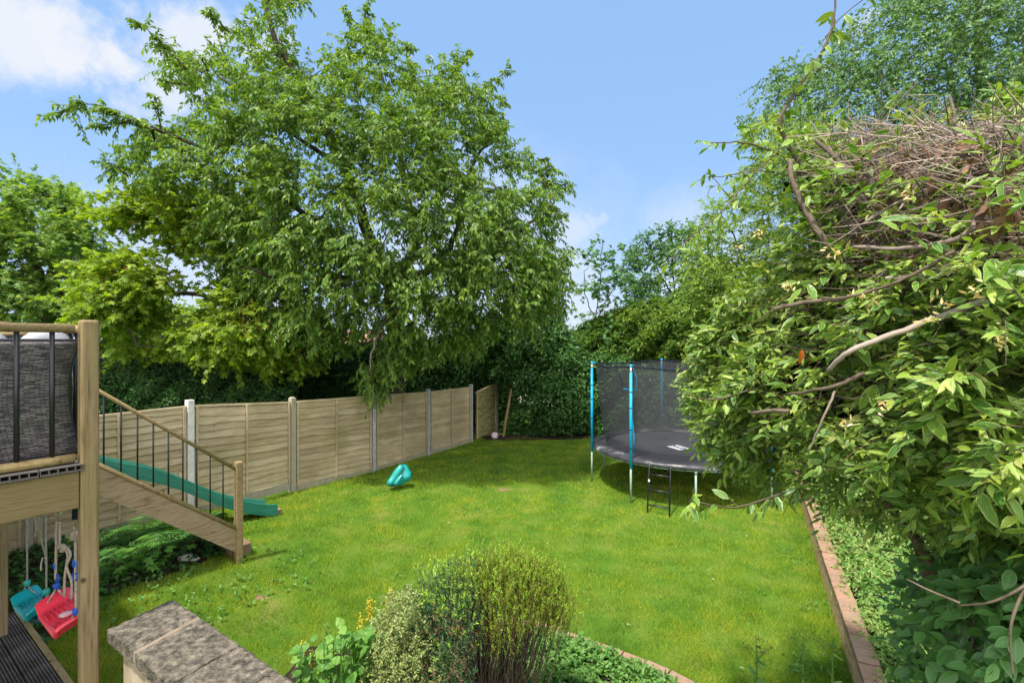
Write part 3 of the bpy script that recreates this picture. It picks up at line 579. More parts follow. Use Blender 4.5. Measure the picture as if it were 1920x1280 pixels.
b = Buf(); dbox(b, 6.1, 6.2, -.05, .05, 0, 3.14); bevel(b.build('corner_post', M['postwood'], deck), .01)
b = Buf(); b.tube([dp(2.775, 0, 3.14), dp(2.775, 0, 3.165)], [.075, .07], 16); b.build('post_cap', M['railwood'], deck)
b = Buf(); dbox(b, -.025, .02, -4, -.036, 2.235, 2.405); bevel(b.build('beam', M['beamwood'], deck))
b = Buf(); dbox(b, .036, 6.1, -.03, .02, 2.235, 2.405); bevel(b.build('beam', M['beamwood'], deck))
for s_ in (1.2, 2.6, 4.0):
    b = Buf(); dbox(b, s_, s_ + .05, -4, -.04, 2.24, 2.4); b.build('joist', M['beamwood'], deck)
# boards: hollow composite, ends showing over the side beam
b = Buf(); eb = Buf()
for k in range(27):
    t0 = -.02 - .15 * (k + 1) + .0; t1 = t0 + .145
    for (zz0, zz1) in ((2.41, 2.416), (2.434, 2.44)): dbox(b, -.045, 6.2, t0, t1, zz0, zz1)
    for q in range(6):
        tt = t0 + .145 * q / 5; dbox(b, -.045, 6.2, tt - .002 if q else tt, tt + .002 if q < 5 else tt, 2.4162, 2.4338)
b.build('deck_board', M['composite'], deck)
b = Buf(); b.tube([dp(0, -.05, 3.06), dp(0, -4, 3.06)], .02, 10); b.build('top_rail', M['railwood'], deck, True)
b = Buf(); b.tube([dp(0, -.05, 2.465), dp(0, -.15, 2.463), dp(0, -4, 2.47)], .021, 10); b.build('bottom_rail', M['railwood'], deck, True)
b = Buf(); b.tube([dp(.05, 0, 3.06), dp(2.72, 0, 3.06)], .02, 10); b.build('top_rail', M['railwood'], deck, True)
b = Buf(); b.tube([dp(.05, 0, 2.465), dp(2.72, 0, 2.465)], .021, 10); b.build('bottom_rail', M['railwood'], deck, True)
b = Buf(); b.tube([dp(4.6, 0, 3.06), dp(6.1, 0, 3.06)], .02, 10); b.build('top_rail', M['railwood'], deck, True)
def balus(s, t, z0, z1): 
    b = Buf(); b.tube([dp(s, t, z0), dp(s, t, z1)], .0095, 8); return b.build('baluster', M['black'], deck, True)
for k in range(12): balus(0, -.125 - .112 * k, 2.47, 3.05)
for k in range(23): balus(.14 + .113 * k, 0, 2.47, 3.05)
b = Buf(); dbox(b, .12, .42, -.16, -.13, 2.445, 2.50); b.build('white_trim', M['whitepost'], deck)

# stairs
stair = thing('garden_stairs', 'timber garden steps with round handrail and black balusters leading from deck to lawn', 'stairs', dp(4, 2.2, .2))
S0, S1_, T1 = 3.56, 4.42, 2.2; ZT0, ZT1 = 2.33, .60
zs = lambda t: ZT0 + (ZT1 - ZT0) * t / T1
for s_ in (S0, S1_):
    b = Buf(); V = []
    for (t, za, zb) in ((0.02, zs(0.02), zs(0.02) - .30), (T1 - .02, zs(T1 - .02), .3)):
        for s2 in (s_, s_ + .04): V += [dp(s2, t, za), dp(s2, t, zb)]
    b.add(V, [(0, 1, 5, 4), (2, 6, 7, 3), (0, 4, 6, 2), (1, 3, 7, 5), (0, 2, 3, 1), (4, 5, 7, 6)]); b.build('stringer', M['stringwood'], stair)
for k in range(9):
    t = .12 + k * .235; b = Buf(); dbox(b, S0 + .04, S1_, t - .1, t + .13, zs(t) - .17, zs(t) - .135); b.build('tread', M['composite'], stair)
    if k == 8: pass
b = Buf(); dbox(b, S0 - .02, S0 + .065, T1 - .04, T1 + .045, .05, 1.46); bevel(b.build('newel_post', M['railwood'], stair), .01)
b = Buf(); dbox(b, S0 + .1, S1_ + .1, T1 - .05, T1 + .2, .2, .34); bevel(b.build('bottom_step', M['beamwood'], stair), .01)
b = Buf(); b.tube([dp(S0 + .02, 0.0, 3.14), dp(S0 + .02, T1 - .02, 1.36)], .02, 10); b.build('handrail', M['railwood'], stair, True)
b = Buf(); b.tube([dp(S0 + .005, .0, zs(0) + .02), dp(S0 + .005, T1 - .04, zs(T1) + .025)], .024, 10); b.build('bottom_rail', M['railwood'], stair, True)
for k in range(14):
    t = .12 + k * .146
    b = Buf(); b.tube([dp(S0 + .02, t, zs(t)), dp(S0 + .02, t, 3.14 - 1.78 * t / (T1 - .02))], .0085, 8); b.build('baluster', M['black'], stair, True)

# slide (a wavy moulded chute), end on the grass
def slide():
    root = thing('garden_slide', 'green wavy plastic slide behind the steps ending on the grass', 'slide', dp(5.0, 3, .2))
    # far lip as seen over the steps; near lip half a metre towards the steps
    tt = []; pts = [(190, 857), (245, 864), (304, 880), (363, 906), (408, 924), (439, 932), (470, 935), (496, 938)]
    s_far, s_near = 5.38, 4.93
    prof = []
    for px, py in pts:
        k = (px - 960) / F; A = P1 + u * s_far   # intersect the ray's vertical plane
        t = (k * A.y - A.x) / (v.x - k * v.y); Y = A.y + v.y * t; z = CZ - (py - 640) / F * Y; prof.append((t, z))
    t0 = prof[0][0]; dz = 2.3 - prof[0][1]; prof = [(-.3, 2.45), (.0, 2.42), (t0 * .55, prof[0][1] + dz * .42)] + prof
    T_ = np.array([p[0] for p in prof]); Z_ = np.array([p[1] for p in prof]); n = 60; ts = np.linspace(T_[0], T_[-1], n); zz = np.interp(ts, T_, Z_); zz = np.convolve(np.pad(zz, 3, 'edge'), np.ones(7) / 7, 'valid')
    sec = [(-.012, -.175), (0, .0), (.006, .008), (.02, .008), (.028, 0), (.04, -.07), (.06, -.1), (.225, -.108), (.39, -.1), (.41, -.07), (.422, 0), (.43, .008), (.444, .008), (.45, 0), (.462, -.175), (.452, -.175), (.44, -.12), (0.01, -.12), (-.002, -.175)]
    k = len(sec); V = []
    for t, z in zip(ts, zz):
        for (a, h) in sec: V.append(dp(s_near + a, t, z + h))
    i = np.arange(n - 1)[:, None] * k; j = np.arange(k)[None]; j2 = (j + 1) % k; Fq = np.stack([i + j, i + j2, i + k + j2, i + k + j], -1).reshape(-1, 4)
    b = Buf(); b.add(V, Fq); b.f.append((np.array([list(range(k))]), None, 0)); b.f.append((np.array([list(range(k))[::-1]]) + (n - 1) * k, None, 0)); b.build('chute', M['slide'], root)
    b = Buf(); te = ts[-1]; ze = zz[-1]; dbox(b, s_near + .01, s_near + .44, te - .08, te + .02, max(.2, ze - .34), ze - .17); bevel(b.build('foot', M['slide'], root), .02)
    for c0, ph, am in ((.08, 0, .05), (.1, 2.6, .03)):     # moulded wavy seams on the side
        b = Buf(); p = [dp(s_near - .012 * (h_ / .175) - .003, t, z - h_) for t, z in zip(ts, zz) for h_ in [c0 + am * math.sin(t * 4.2 + ph)]]; b.tube(p, .0013, 4); b.build('moulded_seam', M['slideline'], root)
    b = Buf(); dbox(b, s_near + .05, s_near + .4, te - .15, te + .1, .1, .2); tag(b.build('timber_block', M['beamwood']), 'short brown timber block under the end of the green slide', 'block')
slide()

# sofa on the deck: wicker back and pale cushions
def sofa():
    root = thing('wicker_sofa', 'grey black wicker sofa with pale cushions standing behind the deck railing', 'sofa', dp(.3, -1, 2.44))
    b = Buf(); K = 24; Jn = 30; V = []; 
    for j in range(Jn):
        z = 2.47 + (3.0 - 2.47) * j / (Jn - 1); h = j / (Jn - 1)
        for k in range(K):
            f = k / (K - 1); inset = .04 * math.sin(math.pi * (1 - h) ** .8); tend = -.012 - inset * 1.15
            t = tend - f * 1.7; V.append(dp(.085 + .03 * (1 - h), t, z))
    i, j = np.meshgrid(np.arange(K - 1), np.arange(Jn - 1)); a = (j * K + i).ravel(); q = np.stack([a, a + 1, a + K + 1, a + K], -1)
    UV = np.array([[(k / (K - 1)) * 1.7, jj / (Jn - 1) * .55] for jj in range(Jn) for k in range(K)])
    b.add(V, q, UV[q].reshape(-1, 2)); o = b.build('backrest', M['wicker'], root, True); so = o.modifiers.new('s', 'SOLIDIFY'); so.thickness = .035; so.offset = 0
    b = Buf(); b.tube([dp(.09, -.012, 3.0), dp(.09, -1.75, 3.0)], .012, 8); b.build('back_edge', M['wicker'], root, True)
    b = Buf(); b.tube([dp(.1 + .03 * (1 - h), -.008 - .04 * 1.15 * math.sin(math.pi * (1 - h) ** .8), 2.47 + .53 * h) for h in np.linspace(0, 1, 16)], .009, 8); b.build('side_edge', M['wicker'], root, True)
    b = Buf(); dbox(b, .14, .8, -1.8, -.2, 2.6, 2.75); b.build('seat', M['wicker'], root)
    for (s_, t_, r_, sy) in ((.22, -.11, .085, 1.15), (.24, -.36, .1, 1.4), (.26, -.75, .13, 1.5)):
        bm = bmesh.new(); bmesh.ops.create_uvsphere(bm, u_segments=24, v_segments=14, radius=1)
        for vv in bm.verts:
            x, y, z = vv.co; sg = lambda a: math.copysign(abs(a) ** .75, a); f = 1 + .06 * math.sin(x * 7 + z * 5) * math.sin(y * 6)
            p = dp(s_ + sg(x) * .085 * f, t_ + sg(y) * r_ * sy * f, 2.93 + sg(z) * .125 * f); vv.co = p
        for f_ in bm.faces: f_.smooth = True
        me = bpy.data.meshes.new('cushion'); bm.to_mesh(me); bm.free(); me.materials.append(M['fabric'])
        o = bpy.data.objects.new('cushion', me); C.objects.link(o); tag(o, {-.11: 'pale grey rounded cushion nearest the corner post on top of the wicker sofa', -.36: 'pale grey long cushion in the middle of the wicker sofa back', -.75: 'pale grey cushion at the left picture edge on the wicker sofa'}[t_], 'cushion', 'cushions on the wicker sofa')
sofa()

# swings
def seat(root, c, ax, side, L, Wd, m, under, tilt):
    ax = ax.normalized(); side = (side - ax * side.dot(ax)).normalized(); up = ax.cross(side); 
    if up.z < 0: up = -up
    K = 22; J = 9; V = []; top = []
    for i in range(K):
        a = (i / (K - 1) - .5); end = max(0, (abs(a) - .38) / .12); lift = .045 * math.sin(min(1, end) * math.pi / 2) ** 2 - .02 * (1 - (a * 2) ** 2)
        wd = Wd * (1 - .12 * end - .0)
        for j in range(J):
            f = j / (J - 1) - .5; V.append(c + ax * (a * L) + side * (f * wd) + up * (lift - .012 * (abs(f) * 2) ** 4))
    i, j = np.meshgrid(np.arange(J - 1), np.arange(K - 1)); q = (j * J + i).ravel(); b = Buf(); b.add(V, np.stack([q, q + 1, q + J + 1, q + J], -1)); o = b.build('seat', m, root, True)
    so = o.modifiers.new('s', 'SOLIDIFY'); so.thickness = .02; so.offset = 0; bv = o.modifiers.new('b', 'BEVEL'); bv.width = .005; bv.segments = 2
    for k in range(7):
        for half in (-1, 1):
            f = (k - 3) / 8 * Wd; pts = [c + ax * (L * half * aa) + side * f + up * (.012 - .02 * (1 - (aa * 2) ** 2)) for aa in (.1, .2, .31)]; rb = Buf(); rb.tube(pts, .0035, 5); rb.build('grip_rib', m, o, True)
    return up
def rope(root, pts, r, m, name='rope'): b = Buf(); b.tube(smooth(pts, 8), r, 8); return b.build(name, m, root, True)
def clip(root, p, r, h, m):
    b = Buf(); b.tube([p + Vector((0, 0, -h / 2)), p + Vector((0, 0, -h * .3)), p + Vector((0, 0, h * .3)), p + Vector((0, 0, h / 2))], [r * .8, r, r, r * .8], 12); return b.build('rope_clip', m, root, True)
def ring(root, p, r, rr, m, nrm=Vector((1, 0, 0)), name='ring'):
    b = Buf(); a = nrm.orthogonal().normalized(); c = nrm.cross(a).normalized(); pts = [p + (a * math.cos(t) + c * math.sin(t)) * r for t in np.linspace(0, 2 * np.pi, 21)]; b.tube(pts, rr, 6, cap=False); return b.build(name, m, root, True)
Z_S = {}
# red swing
rs = thing('red_swing', 'red plastic swing seat on pale ropes with blue clips nearest the corner post', 'swing', W(115, 1155, 2.5), 'swings under the deck')
YA, YB = 2.67, 2.44
cR = (W(106, 1128, YA) + W(139, 1172, YB)) / 2; axR = W(139, 1172, YB) - W(103, 1130, YA)
sideR = W(133, 1117, YA + .03) - W(80, 1138, YA - .02)
upR = seat(rs, cR, axR, sideR, axR.length * 1.12, .165, M['red'], None, 0)
e = Buf(); n_ = 18; e.add([cR + axR.normalized() * (.038 * math.cos(a)) + sideR.normalized() * (.03 * math.sin(a)) + upR * (-.005) for a in np.linspace(0, 2 * np.pi, n_, endpoint=False)] + [cR + upR * .004], [(i, (i + 1) % n_, n_) for i in range(n_)]); e.build('emblem', M['pinkwhite'], rs)
hA = W(109, 950, YA); ring(rs, W(109, 962, YA), .022, .0035, M['steel'], Vector((.3, 1, 0)), 'spring_hook')
b = Buf(); b.box(W(109, 948, YA), (.02, .02, .05)); b.build('hook_plate', M['steel'], rs)
rope(rs, [W(106, 978, YA), W(105, 1040, YA), W(104, 1085, YA)], .006, M['rope']); rope(rs, [W(112, 978, YA), W(112, 1010, YA), W(110, 1027, YA)], .006, M['rope'])
rope(rs, [W(110, 1027, YA), W(121, 1023, YA), W(132, 1038, YA), W(124, 1062, YA), W(121, 1090, YA), W(121, 1116, YA)], .006, M['rope']); rope(rs, [W(120, 1025, YA), W(127, 1040, YA), W(125, 1062, YA), W(134, 1090, YA), W(134, 1122, YA)], .006, M['rope'])
b = Buf()
for k in range(3): b.tube(smooth([W(110 + k * 3, 1028, YA - .01), W(114 + k * 3, 1021, YA - .015), W(118 + k * 2, 1029, YA - .01), W(113 + k * 2, 1033, YA)], 4), .007, 7)
b.build('knot', M['rope'], rs, True)
ring(rs, W(107, 1083, YA), .017, .006, M['blueclip'], Vector((.4, 1, 0)), 'rope_adjuster'); clip(rs, W(103, 1060, YA), .009, .035, M['blueclip']); clip(rs, W(106, 1098, YA), .016, .033, M['blueclip'])
rope(rs, [W(106, 1100, YA), W(98, 1115, YA - .03), W(89, 1130, YA - .03)], .005, M['rope']); rope(rs, [W(106, 1100, YA), W(115, 1112, YA), W(123, 1118, YA + .02)], .005, M['rope'])
b = Buf(); b.add([W(136, 940, 2.41), W(152, 940, 2.41), W(152, 974, 2.41), W(134, 974, 2.41)] + [W(136, 940, 2.43), W(152, 940, 2.43), W(152, 974, 2.43), W(134, 974, 2.43)], [(0, 1, 2, 3), (4, 7, 6, 5), (0, 3, 7, 4), (1, 5, 6, 2), (2, 6, 7, 3), (0, 4, 5, 1)]); b.build('hanging_strap', M['navy'], rs)
ring(rs, W(144, 987, 2.42), .022, .0035, M['steel'], Vector((.3, 1, 0)), 'spring_hook')
b = Buf()
for k in range(3): b.tube(smooth([W(134 + k * 4, 1012, 2.42), W(136 + k * 3, 998, 2.40), W(145 + k * 2, 1000, 2.41), W(143 + k * 2, 1014, 2.43)], 4), .008, 7)
b.build('knot', M['rope'], rs, True)
rope(rs, [W(142, 1010, 2.42), W(142, 1060, 2.42), W(143, 1140, 2.42)], .0065, M['rope']); rope(rs, [W(147, 995, 2.42), W(150, 1020, 2.42), W(149, 1050, 2.42)], .006, M['rope'])
ring(rs, W(142, 1080, 2.42), .018, .006, M['blueclip'], Vector((.4, 1, 0)), 'rope_adjuster'); clip(rs, W(140, 1055, 2.42), .01, .04, M['blueclip']); clip(rs, W(148, 1058, 2.42), .01, .05, M['blueclip']); clip(rs, W(143, 1145, 2.42), .016, .033, M['blueclip'])
rope(rs, [W(143, 1147, 2.42), W(134, 1160, 2.42), W(122, 1181, 2.42)], .005, M['greyrope']); rope(rs, [W(143, 1147, 2.42), W(148, 1155, 2.42), W(156, 1164, 2.5)], .005, M['greyrope'])
# teal swing
ts_ = thing('teal_swing', 'teal plastic swing seat on thin grey ropes behind the red one', 'swing', W(60, 1130, 3.1), 'swings under the deck')
YA, YB = 3.2, 2.93
aT = W(50, 1118, YA); bT = W(79, 1146, YB); cT = (aT + bT) / 2; axT = bT - aT; sideT = W(80, 1107, YA + .03) - W(28, 1127, YA - .02)
seat(ts_, cT, axT, sideT, axT.length * 1.05, .15, M['tealseat'], None, 0)
b = Buf(); b.tube([cT - axT * .5 + Vector((0, 0, -.05)), cT + Vector((0, 0, -.08)), cT + axT * .5 + Vector((0, 0, -.05))], [.02, .035, .02], 10); b.build('under_rib', M['tealunder'], ts_, True)
rope(ts_, [W(51, 962, YA), W(51, 1020, YA), W(51, 1090, YA)], .005, M['greyrope']); clip(ts_, W(51, 1092, YA), .017, .034, M['tealclip'])
rope(ts_, [W(50, 1095, YA), W(44, 1107, YA), W(36, 1123, YA)], .004, M['greyrope']); rope(ts_, [W(52, 1095, YA), W(58, 1105, YA), W(67, 1111, YA)], .004, M['greyrope'])
rope(ts_, [W(86, 968, YB), W(86, 1010, YB), W(87, 1050, YB), W(87, 1105, YB)], .005, M['greyrope']); rope(ts_, [W(78, 966, YB), W(78, 1010, YB), W(84, 1035, YB), W(87, 1062, YB)], .005, M['greyrope']); rope(ts_, [W(80, 1045, YB), W(77, 1058, YB), W(77, 1069, YB)], .0045, M['rope'])
ring(ts_, W(83, 962, YB), .018, .005, M['greyrope'], Vector((.3, 1, 0)), 'knot'); clip(ts_, W(87, 1108, YB), .017, .034, M['tealclip'])
rope(ts_, [W(86, 1112, YB), W(79, 1125, YB), W(71, 1138, YB)], .004, M['navy']); rope(ts_, [W(88, 1112, YB), W(92, 1118, YB), W(98, 1122, YB)], .004, M['greyrope'])
rope(ts_, [W(63, 958, 3.05), W(68, 985, 3.05), W(66, 1005, 3.05)], .007, M['greyrope'])

# lower decking
ld = thing('lower_decking', 'dark weathered grooved decking at the bottom left below the swings', 'decking', (-3.4, 3.2, .6))
eA = Vector((-4.15, 4.12, .6)); eB = Vector((-1.9, 2.55, .6)); ed = (eB - eA).normalized(); en = Vector((ed.y, -ed.x, 0))      # away from the lawn
if en.y > 0: en = -en
Lm = (eB - eA).length + 1.5; LMx = Matrix((ed, en, Vector((0, 0, 1)))).transposed()
for k in range(14):
    b = Buf(); c = eA + ed * (Lm / 2 - .3) + en * (.045 + .07 + k * .148)
    b.box(c - Vector((0, 0, .012)), (Lm, .142, .02), LMx)
    for q in range(8): b.box(c + en * (-.062 + q * .0177) + Vector((0, 0, .001)), (Lm, .0095, .012), LMx)
    b.build('deck_board', M['oldboard'], ld)
b = Buf(); b.box(eA + ed * (Lm / 2 - .3) + en * .02 - Vector((0, 0, .06)), (Lm, .038, .14), LMx); b.build('edge_board', M['railwood'], ld)

# ------------------------------------------------------------------ coping wall
def coping():
    root = thing('stone_capped_wall', 'low wall with rough stone coping slabs in the foreground at the bottom left', 'wall', (-1.6, 2.2, 0))
    D = 1.35; zt = CZ - D
    def q(px, py): Y = F * D / (py - 640); return Vector(((px - 960) / F * Y, Y, zt))
    Rr = [q(324, 1121), q(375, 1156), q(451, 1207), q(516, 1252)]; Ll = [q(201, 1178), q(254, 1223), q(318, 1282)]
    dR = (Rr[3] - Rr[0]).normalized(); dL = (Ll[2] - Ll[0]).normalized()
    Rr += [Rr[3] + dR * .3, Rr[3] + dR * .6, Rr[3] + dR * .95]; Ll = Ll + [Ll[2] + dL * .3, Ll[2] + dL * .62, Ll[2] + dL * .92, Ll[2] + dL * 1.25]
    for k in range(6):
        a, b_, c, d = Ll[k], Rr[k], Rr[k + 1], Ll[k + 1]; b = Buf(); n = 26; V = []
        gap = .03 if k == 0 else .005
        for zi, zz in ((0, 0), (1, -.055)):
            for i in range(n):
                for j in range(n):
                    f = i / (n - 1); h = j / (n - 1); h2 = .003 + h * (1 - .003 - gap / (d - a).length); p = (a.lerp(d, h2)).lerp(b_.lerp(c, h2), f)
                    edge = min(f, 1 - f, h, 1 - h); nz = math.sin(f * 37 + k) * math.sin(h * 41 + k * 2)
                    if edge < .001: p = p + Vector((rng.normal(0, .0022), rng.normal(0, .0022), 0))
                    p.z = zt + zz + (rng.normal(0, .0012) + .002 * nz - (.006 if edge < .02 else 0)) * (1 if zi == 0 else 1); V.append(p)
        i, j = np.meshgrid(np.arange(n - 1), np.arange(n - 1)); a0 = (i * n + j).ravel(); top = np.stack([a0, a0 + 1, a0 + n + 1, a0 + n], -1); Fc = [top, top[:, ::-1] + n * n]
        e = []
        rim = [i_ * n for i_ in range(n)] + [(n - 1) * n + j_ for j_ in range(1, n)] + [i_ * n + n - 1 for i_ in range(n - 2, -1, -1)] + [j_ for j_ in range(n - 2, 0, -1)]
        for x_, y_ in zip(rim, rim[1:] + rim[:1]): e.append((x_, y_, y_ + n * n, x_ + n * n))
        b.add(V, np.concatenate(Fc + [np.array(e)])); b.build('coping_slab', M['stone'], root)
        if k == 0:
            m_ = Buf(); ha = 1 - gap / (d - a).length; e0 = a.lerp(d, ha + .01); e1 = b_.lerp(c, ha + .01); zz_ = Vector((0, 0, -.006)); zb_ = Vector((0, 0, -.05)); m_.add([e0 + zz_, e1 + zz_, c + zz_, d + zz_, e0 + zb_, e1 + zb_, c + zb_, d + zb_], [(0, 1, 2, 3), (4, 7, 6, 5), (0, 4, 5, 1), (1, 5, 6, 2), (2, 6, 7, 3), (3, 7, 4, 0)]); m_.build('mortar_joint', M['mortar'], root)
    a, b_, c, d = Ll[0], Rr[0], Rr[6], Ll[6]; dl = (d - a).normalized(); ac = (b_ - a).normalized()
    a = a + dl * .05 + ac * .05; b_ = b_ + dl * .05 - ac * .03; c = c - ac * .03; d = d + ac * .05; V = []
    for z in (zt - .056, 0): V += [Vector((p.x, p.y, z)) for p in (a, b_, c, d)]
    b = Buf(); b.add(V, [(0, 1, 2, 3), (4, 7, 6, 5), (0, 4, 5, 1), (1, 5, 6, 2), (2, 6, 7, 3), (3, 7, 4, 0)]); b.build('wall_body', M['render'], root)
coping()

# ------------------------------------------------------------------ brick edgings
def edging(pts, h, name, label, wd=.11, face=True, zb=None):
    root = thing(name, label, 'wall', (pts[0][0], pts[0][1], 0)); P = smooth([(x, y, 0) for x, y in pts], 40); d = np.linalg.norm(np.diff(P, axis=0), axis=1); s = np.concatenate([[0], np.cumsum(d)]); b = Buf(); f = Buf()
    L = s[-1]; k = 0; t = 0; bl = .215
    while t < L - bl:
        c = [np.interp(t + bl / 2, s, P[:, i]) for i in (0, 1)]; c2 = [np.interp(t + bl / 2 + .05, s, P[:, i]) for i in (0, 1)]; a = math.atan2(c2[1] - c[1], c2[0] - c[0]); gz = float(g(*c))
        b.box((c[0], c[1], gz + h - .03 + rng.normal(0, .003)), (bl - .01, wd, .065), Matrix.Rotation(a + rng.normal(0, .015), 3, 'Z'))
        f.box((c[0], c[1], gz + (h - .066) / 2 - .06), (bl + .012, wd - .012, h - .066 + .12), Matrix.Rotation(a, 3, 'Z'))
        t += bl
    o = b.build('capping_bricks', M['brick'], root); bevel(o, .006); f.build('wall_face', M['sleeper'], root); return root
edging(WALLP, .34, 'brick_retaining_wall', 'low brick retaining wall holding the raised bed along the right of the lawn', .16)
edging([(-.35, 5.0), (.2, 4.9), (.72, 4.6), (1.32, 4.2), (1.72, 3.8)], .14, 'brick_bed_edging', 'short low brick edging along the foreground flower bed', .1)

# ------------------------------------------------------------------ trampoline
TC = Vector((3.6, 10.2, 0)); TR = 1.84; ZR = .80
def circ(r, z, a): return Vector((TC.x + r * math.cos(a), TC.y + r * math.sin(a), z))
tr = thing('trampoline', 'round black trampoline with cyan poles and safety net on the lawn', 'trampoline', TC)
b = Buf(); A = np.linspace(0, 2 * np.pi, 97); b.tube([circ(TR, ZR - .06, a) for a in A], .023, 10, cap=False); b.build('frame_ring', M['galv'], tr, True)
b = Buf(); n = 96; V = []
for r, z in ((0, ZR - .0), (.6, ZR), (1.2, ZR), (1.6, ZR)):
    V += [circ(r, z, a) for a in A[:-1]]
i, j = np.meshgrid(np.arange(n), np.arange(3)); a0 = j * n + i; a1 = j * n + (i + 1) % n; b.add(V, np.stack([a0, a1, a1 + n, a0 + n], -1).reshape(-1, 4)); b.build('jumping_mat', M['matfab'], tr, True)
b = Buf(); V = []; prof = [(1.54, .012), (1.56, .03), (1.65, .034), (1.8, .03), (1.86, .012), (1.875, -.04), (1.87, -.055), (1.86, -.04), (1.78, .0), (1.56, .004)]
n = 160; A2 = np.linspace(0, 2 * np.pi, n, endpoint=False)
wob = np.convolve(np.tile(rng.normal(0, 1, n), 3), np.ones(5) / 5, 'same')[n:2 * n]
for i_, (r, z) in enumerate(prof):
    for a, wv in zip(A2, wob): V.append(circ(r + .012 * wv * (1 if i_ in (4, 5, 6) else .3), ZR + z + .012 * wv * (1 if 0 < i_ < 6 else 0), a))
k = len(prof); i, j = np.meshgrid(np.arange(n), np.arange(k)); a0 = j * n + i; a1 = j * n + (i + 1) % n; up_ = ((j + 1) % k) * n; b.add(V, np.stack([a0, a1, up_ + (i + 1) % n, up_ + i], -1).reshape(-1, 4)); b.build('safety_pad', M['padfab'], tr, True)
# net, pulled in towards the mat at the bottom
angs = [R(222.5), R(176), R(85), R(35), R(-10), R(-55)]
b = Buf(); V = []; nz = 12; n = 144; A3 = np.linspace(0, 2 * np.pi, n, endpoint=False)
for kz in range(nz):
    h = kz / (nz - 1); 
    for a in A3:
        dmin = min(abs((a - q + math.pi) % (2 * math.pi) - math.pi) for q in angs); r = 1.56 + .2 * h ** .6 * 1.0 + .05 * h * max(0, 1 - dmin / .25); sag = .05 * min(1, dmin / .45) * h
        V.append(circ(r, ZR + .03 + (2.53 - ZR - .03) * h - sag, a))
i, j = np.meshgrid(np.arange(n), np.arange(nz - 1)); a0 = j * n + i; a1 = j * n + (i + 1) % n; b.add(V, np.stack([a0, a1, a1 + n, a0 + n], -1).reshape(-1, 4)); b.build('safety_net', M['net'], tr, True)
top = [V[(nz - 1) * n + i_] for i_ in range(n)]; b = Buf(); b.tube(top + [top[0]], .014, 6, cap=False); b.build('net_rope', M['navy'], tr, True)
for a in angs:
    b = Buf(); b.tube([circ(1.885, ZR - .16, a), circ(1.885, 2.42, a)], .026, 12); p = b.build('pole', M['polefoam'], tr, True)
    b = Buf(); b.tube([circ(1.885, 2.42, a), circ(1.885, 2.54, a)], .017, 10); b.build('pole_end', M['white'], p, True)
    b = Buf(); b.tube([circ(1.885, 2.53, a), circ(1.885, 2.57, a)], [.03, .024], 10); b.tube([circ(1.885, 2.55, a), circ(1.8, 2.545, a)], .012, 6); b.build('pole_cap', M['polefoam'], p, True)
    for z in (1.0, 1.35, 1.75, 2.05):
        b = Buf(); b.tube([circ(1.885, z, a), circ(1.885, z + .018, a)], .0275, 12); b.build('strap', M['navy'], p, True)
    b = Buf(); b.tube([circ(1.885, ZR - .06, a), circ(1.885, 0.0, a)], .02, 10); b.build('leg', M['galv'], tr, True)
for a in [R(258), R(140), R(110)]:
    b = Buf(); b.tube([circ(TR, ZR - .07, a), circ(TR, 0.0, a)], .019, 10); b.tube([circ(TR, ZR - .12, a), circ(TR, ZR - .06, a)], .028, 10); b.build('leg', M['galv'], tr, True)
# door zip of the net with its cyan webbing
aD = R(222.5)
def onnet(a, h): return circ(1.56 + .2 * h ** .6 + .012, ZR + .03 + (2.53 - ZR - .03) * h, a)
b = Buf()
b.tube([onnet(aD - R(-9), .72), onnet(aD + R(10), .72)], .012, 6) if False else b.tube([onnet(aD - R(9), .74), onnet(aD - R(4), .74), onnet(aD + R(1), .74)][::-1], .014, 6)
b.tube([onnet(aD - R(1), .99), onnet(aD + R(1), .88), onnet(aD + R(1), .74), onnet(aD - R(4), .6), onnet(aD - R(3), .2), onnet(aD - R(4), .05)], .012, 6)
b.build('door_webbing', M['polefoam'], tr, True)
b = Buf(); b.tube(smooth([onnet(aD - R(18), .98), onnet(aD - R(12), .9), onnet(aD - R(9), .74)], 6), .007, 6); b.build('door_zip', M['navy'], tr, True)
# tie straps and print on the mat
for a in np.arange(210, 330, 8.5):
    b = Buf(); b.tube([circ(1.87, ZR - .02, R(a)), circ(1.868, ZR - .1, R(a))], .009, 5); b.build('tie', M['navy'], tr)
# white print: a parallelogram with letters
cl = F * (CZ - ZR) / (838 - 640); LC = Vector((310 / F * cl, cl, ZR + .004))
def gp(px, py, dz=.004): Y = F * (CZ - ZR - dz) / (py - 640); return Vector(((px - 960) / F * Y, Y, ZR + dz))
c4 = [gp(1250.5, 836.3), gp(1270, 833.6), gp(1293, 840.5), gp(1273, 843.2)]
b = Buf(); b.add(c4 + [p - Vector((0, 0, .003)) for p in c4], [(0, 1, 2, 3), (4, 7, 6, 5), (0, 4, 5, 1), (1, 5, 6, 2), (2, 6, 7, 3), (3, 7, 4, 0)]); lg = b.build('printed_panel', M['white'], tr)
def txt(s, name, m, parent, Mx, size, ext=.001):
    cu = bpy.data.curves.new(name, 'FONT'); cu.body = s; cu.size = size; cu.extrude = ext; cu.align_x = 'CENTER'; cu.align_y = 'CENTER'; cu.offset = size * .02
    o = bpy.data.objects.new(name, cu); C.objects.link(o); dg = bpy.context.evaluated_depsgraph_get(); me = bpy.data.meshes.new_from_object(o.evaluated_get(dg)); C.objects.unlink(o); bpy.data.objects.remove(o)
    me.transform(Mx); me.materials.clear(); me.materials.append(m); r = bpy.data.objects.new(name, me); C.objects.link(r); r.parent = parent; r.matrix_parent_inverse = Matrix(); return r
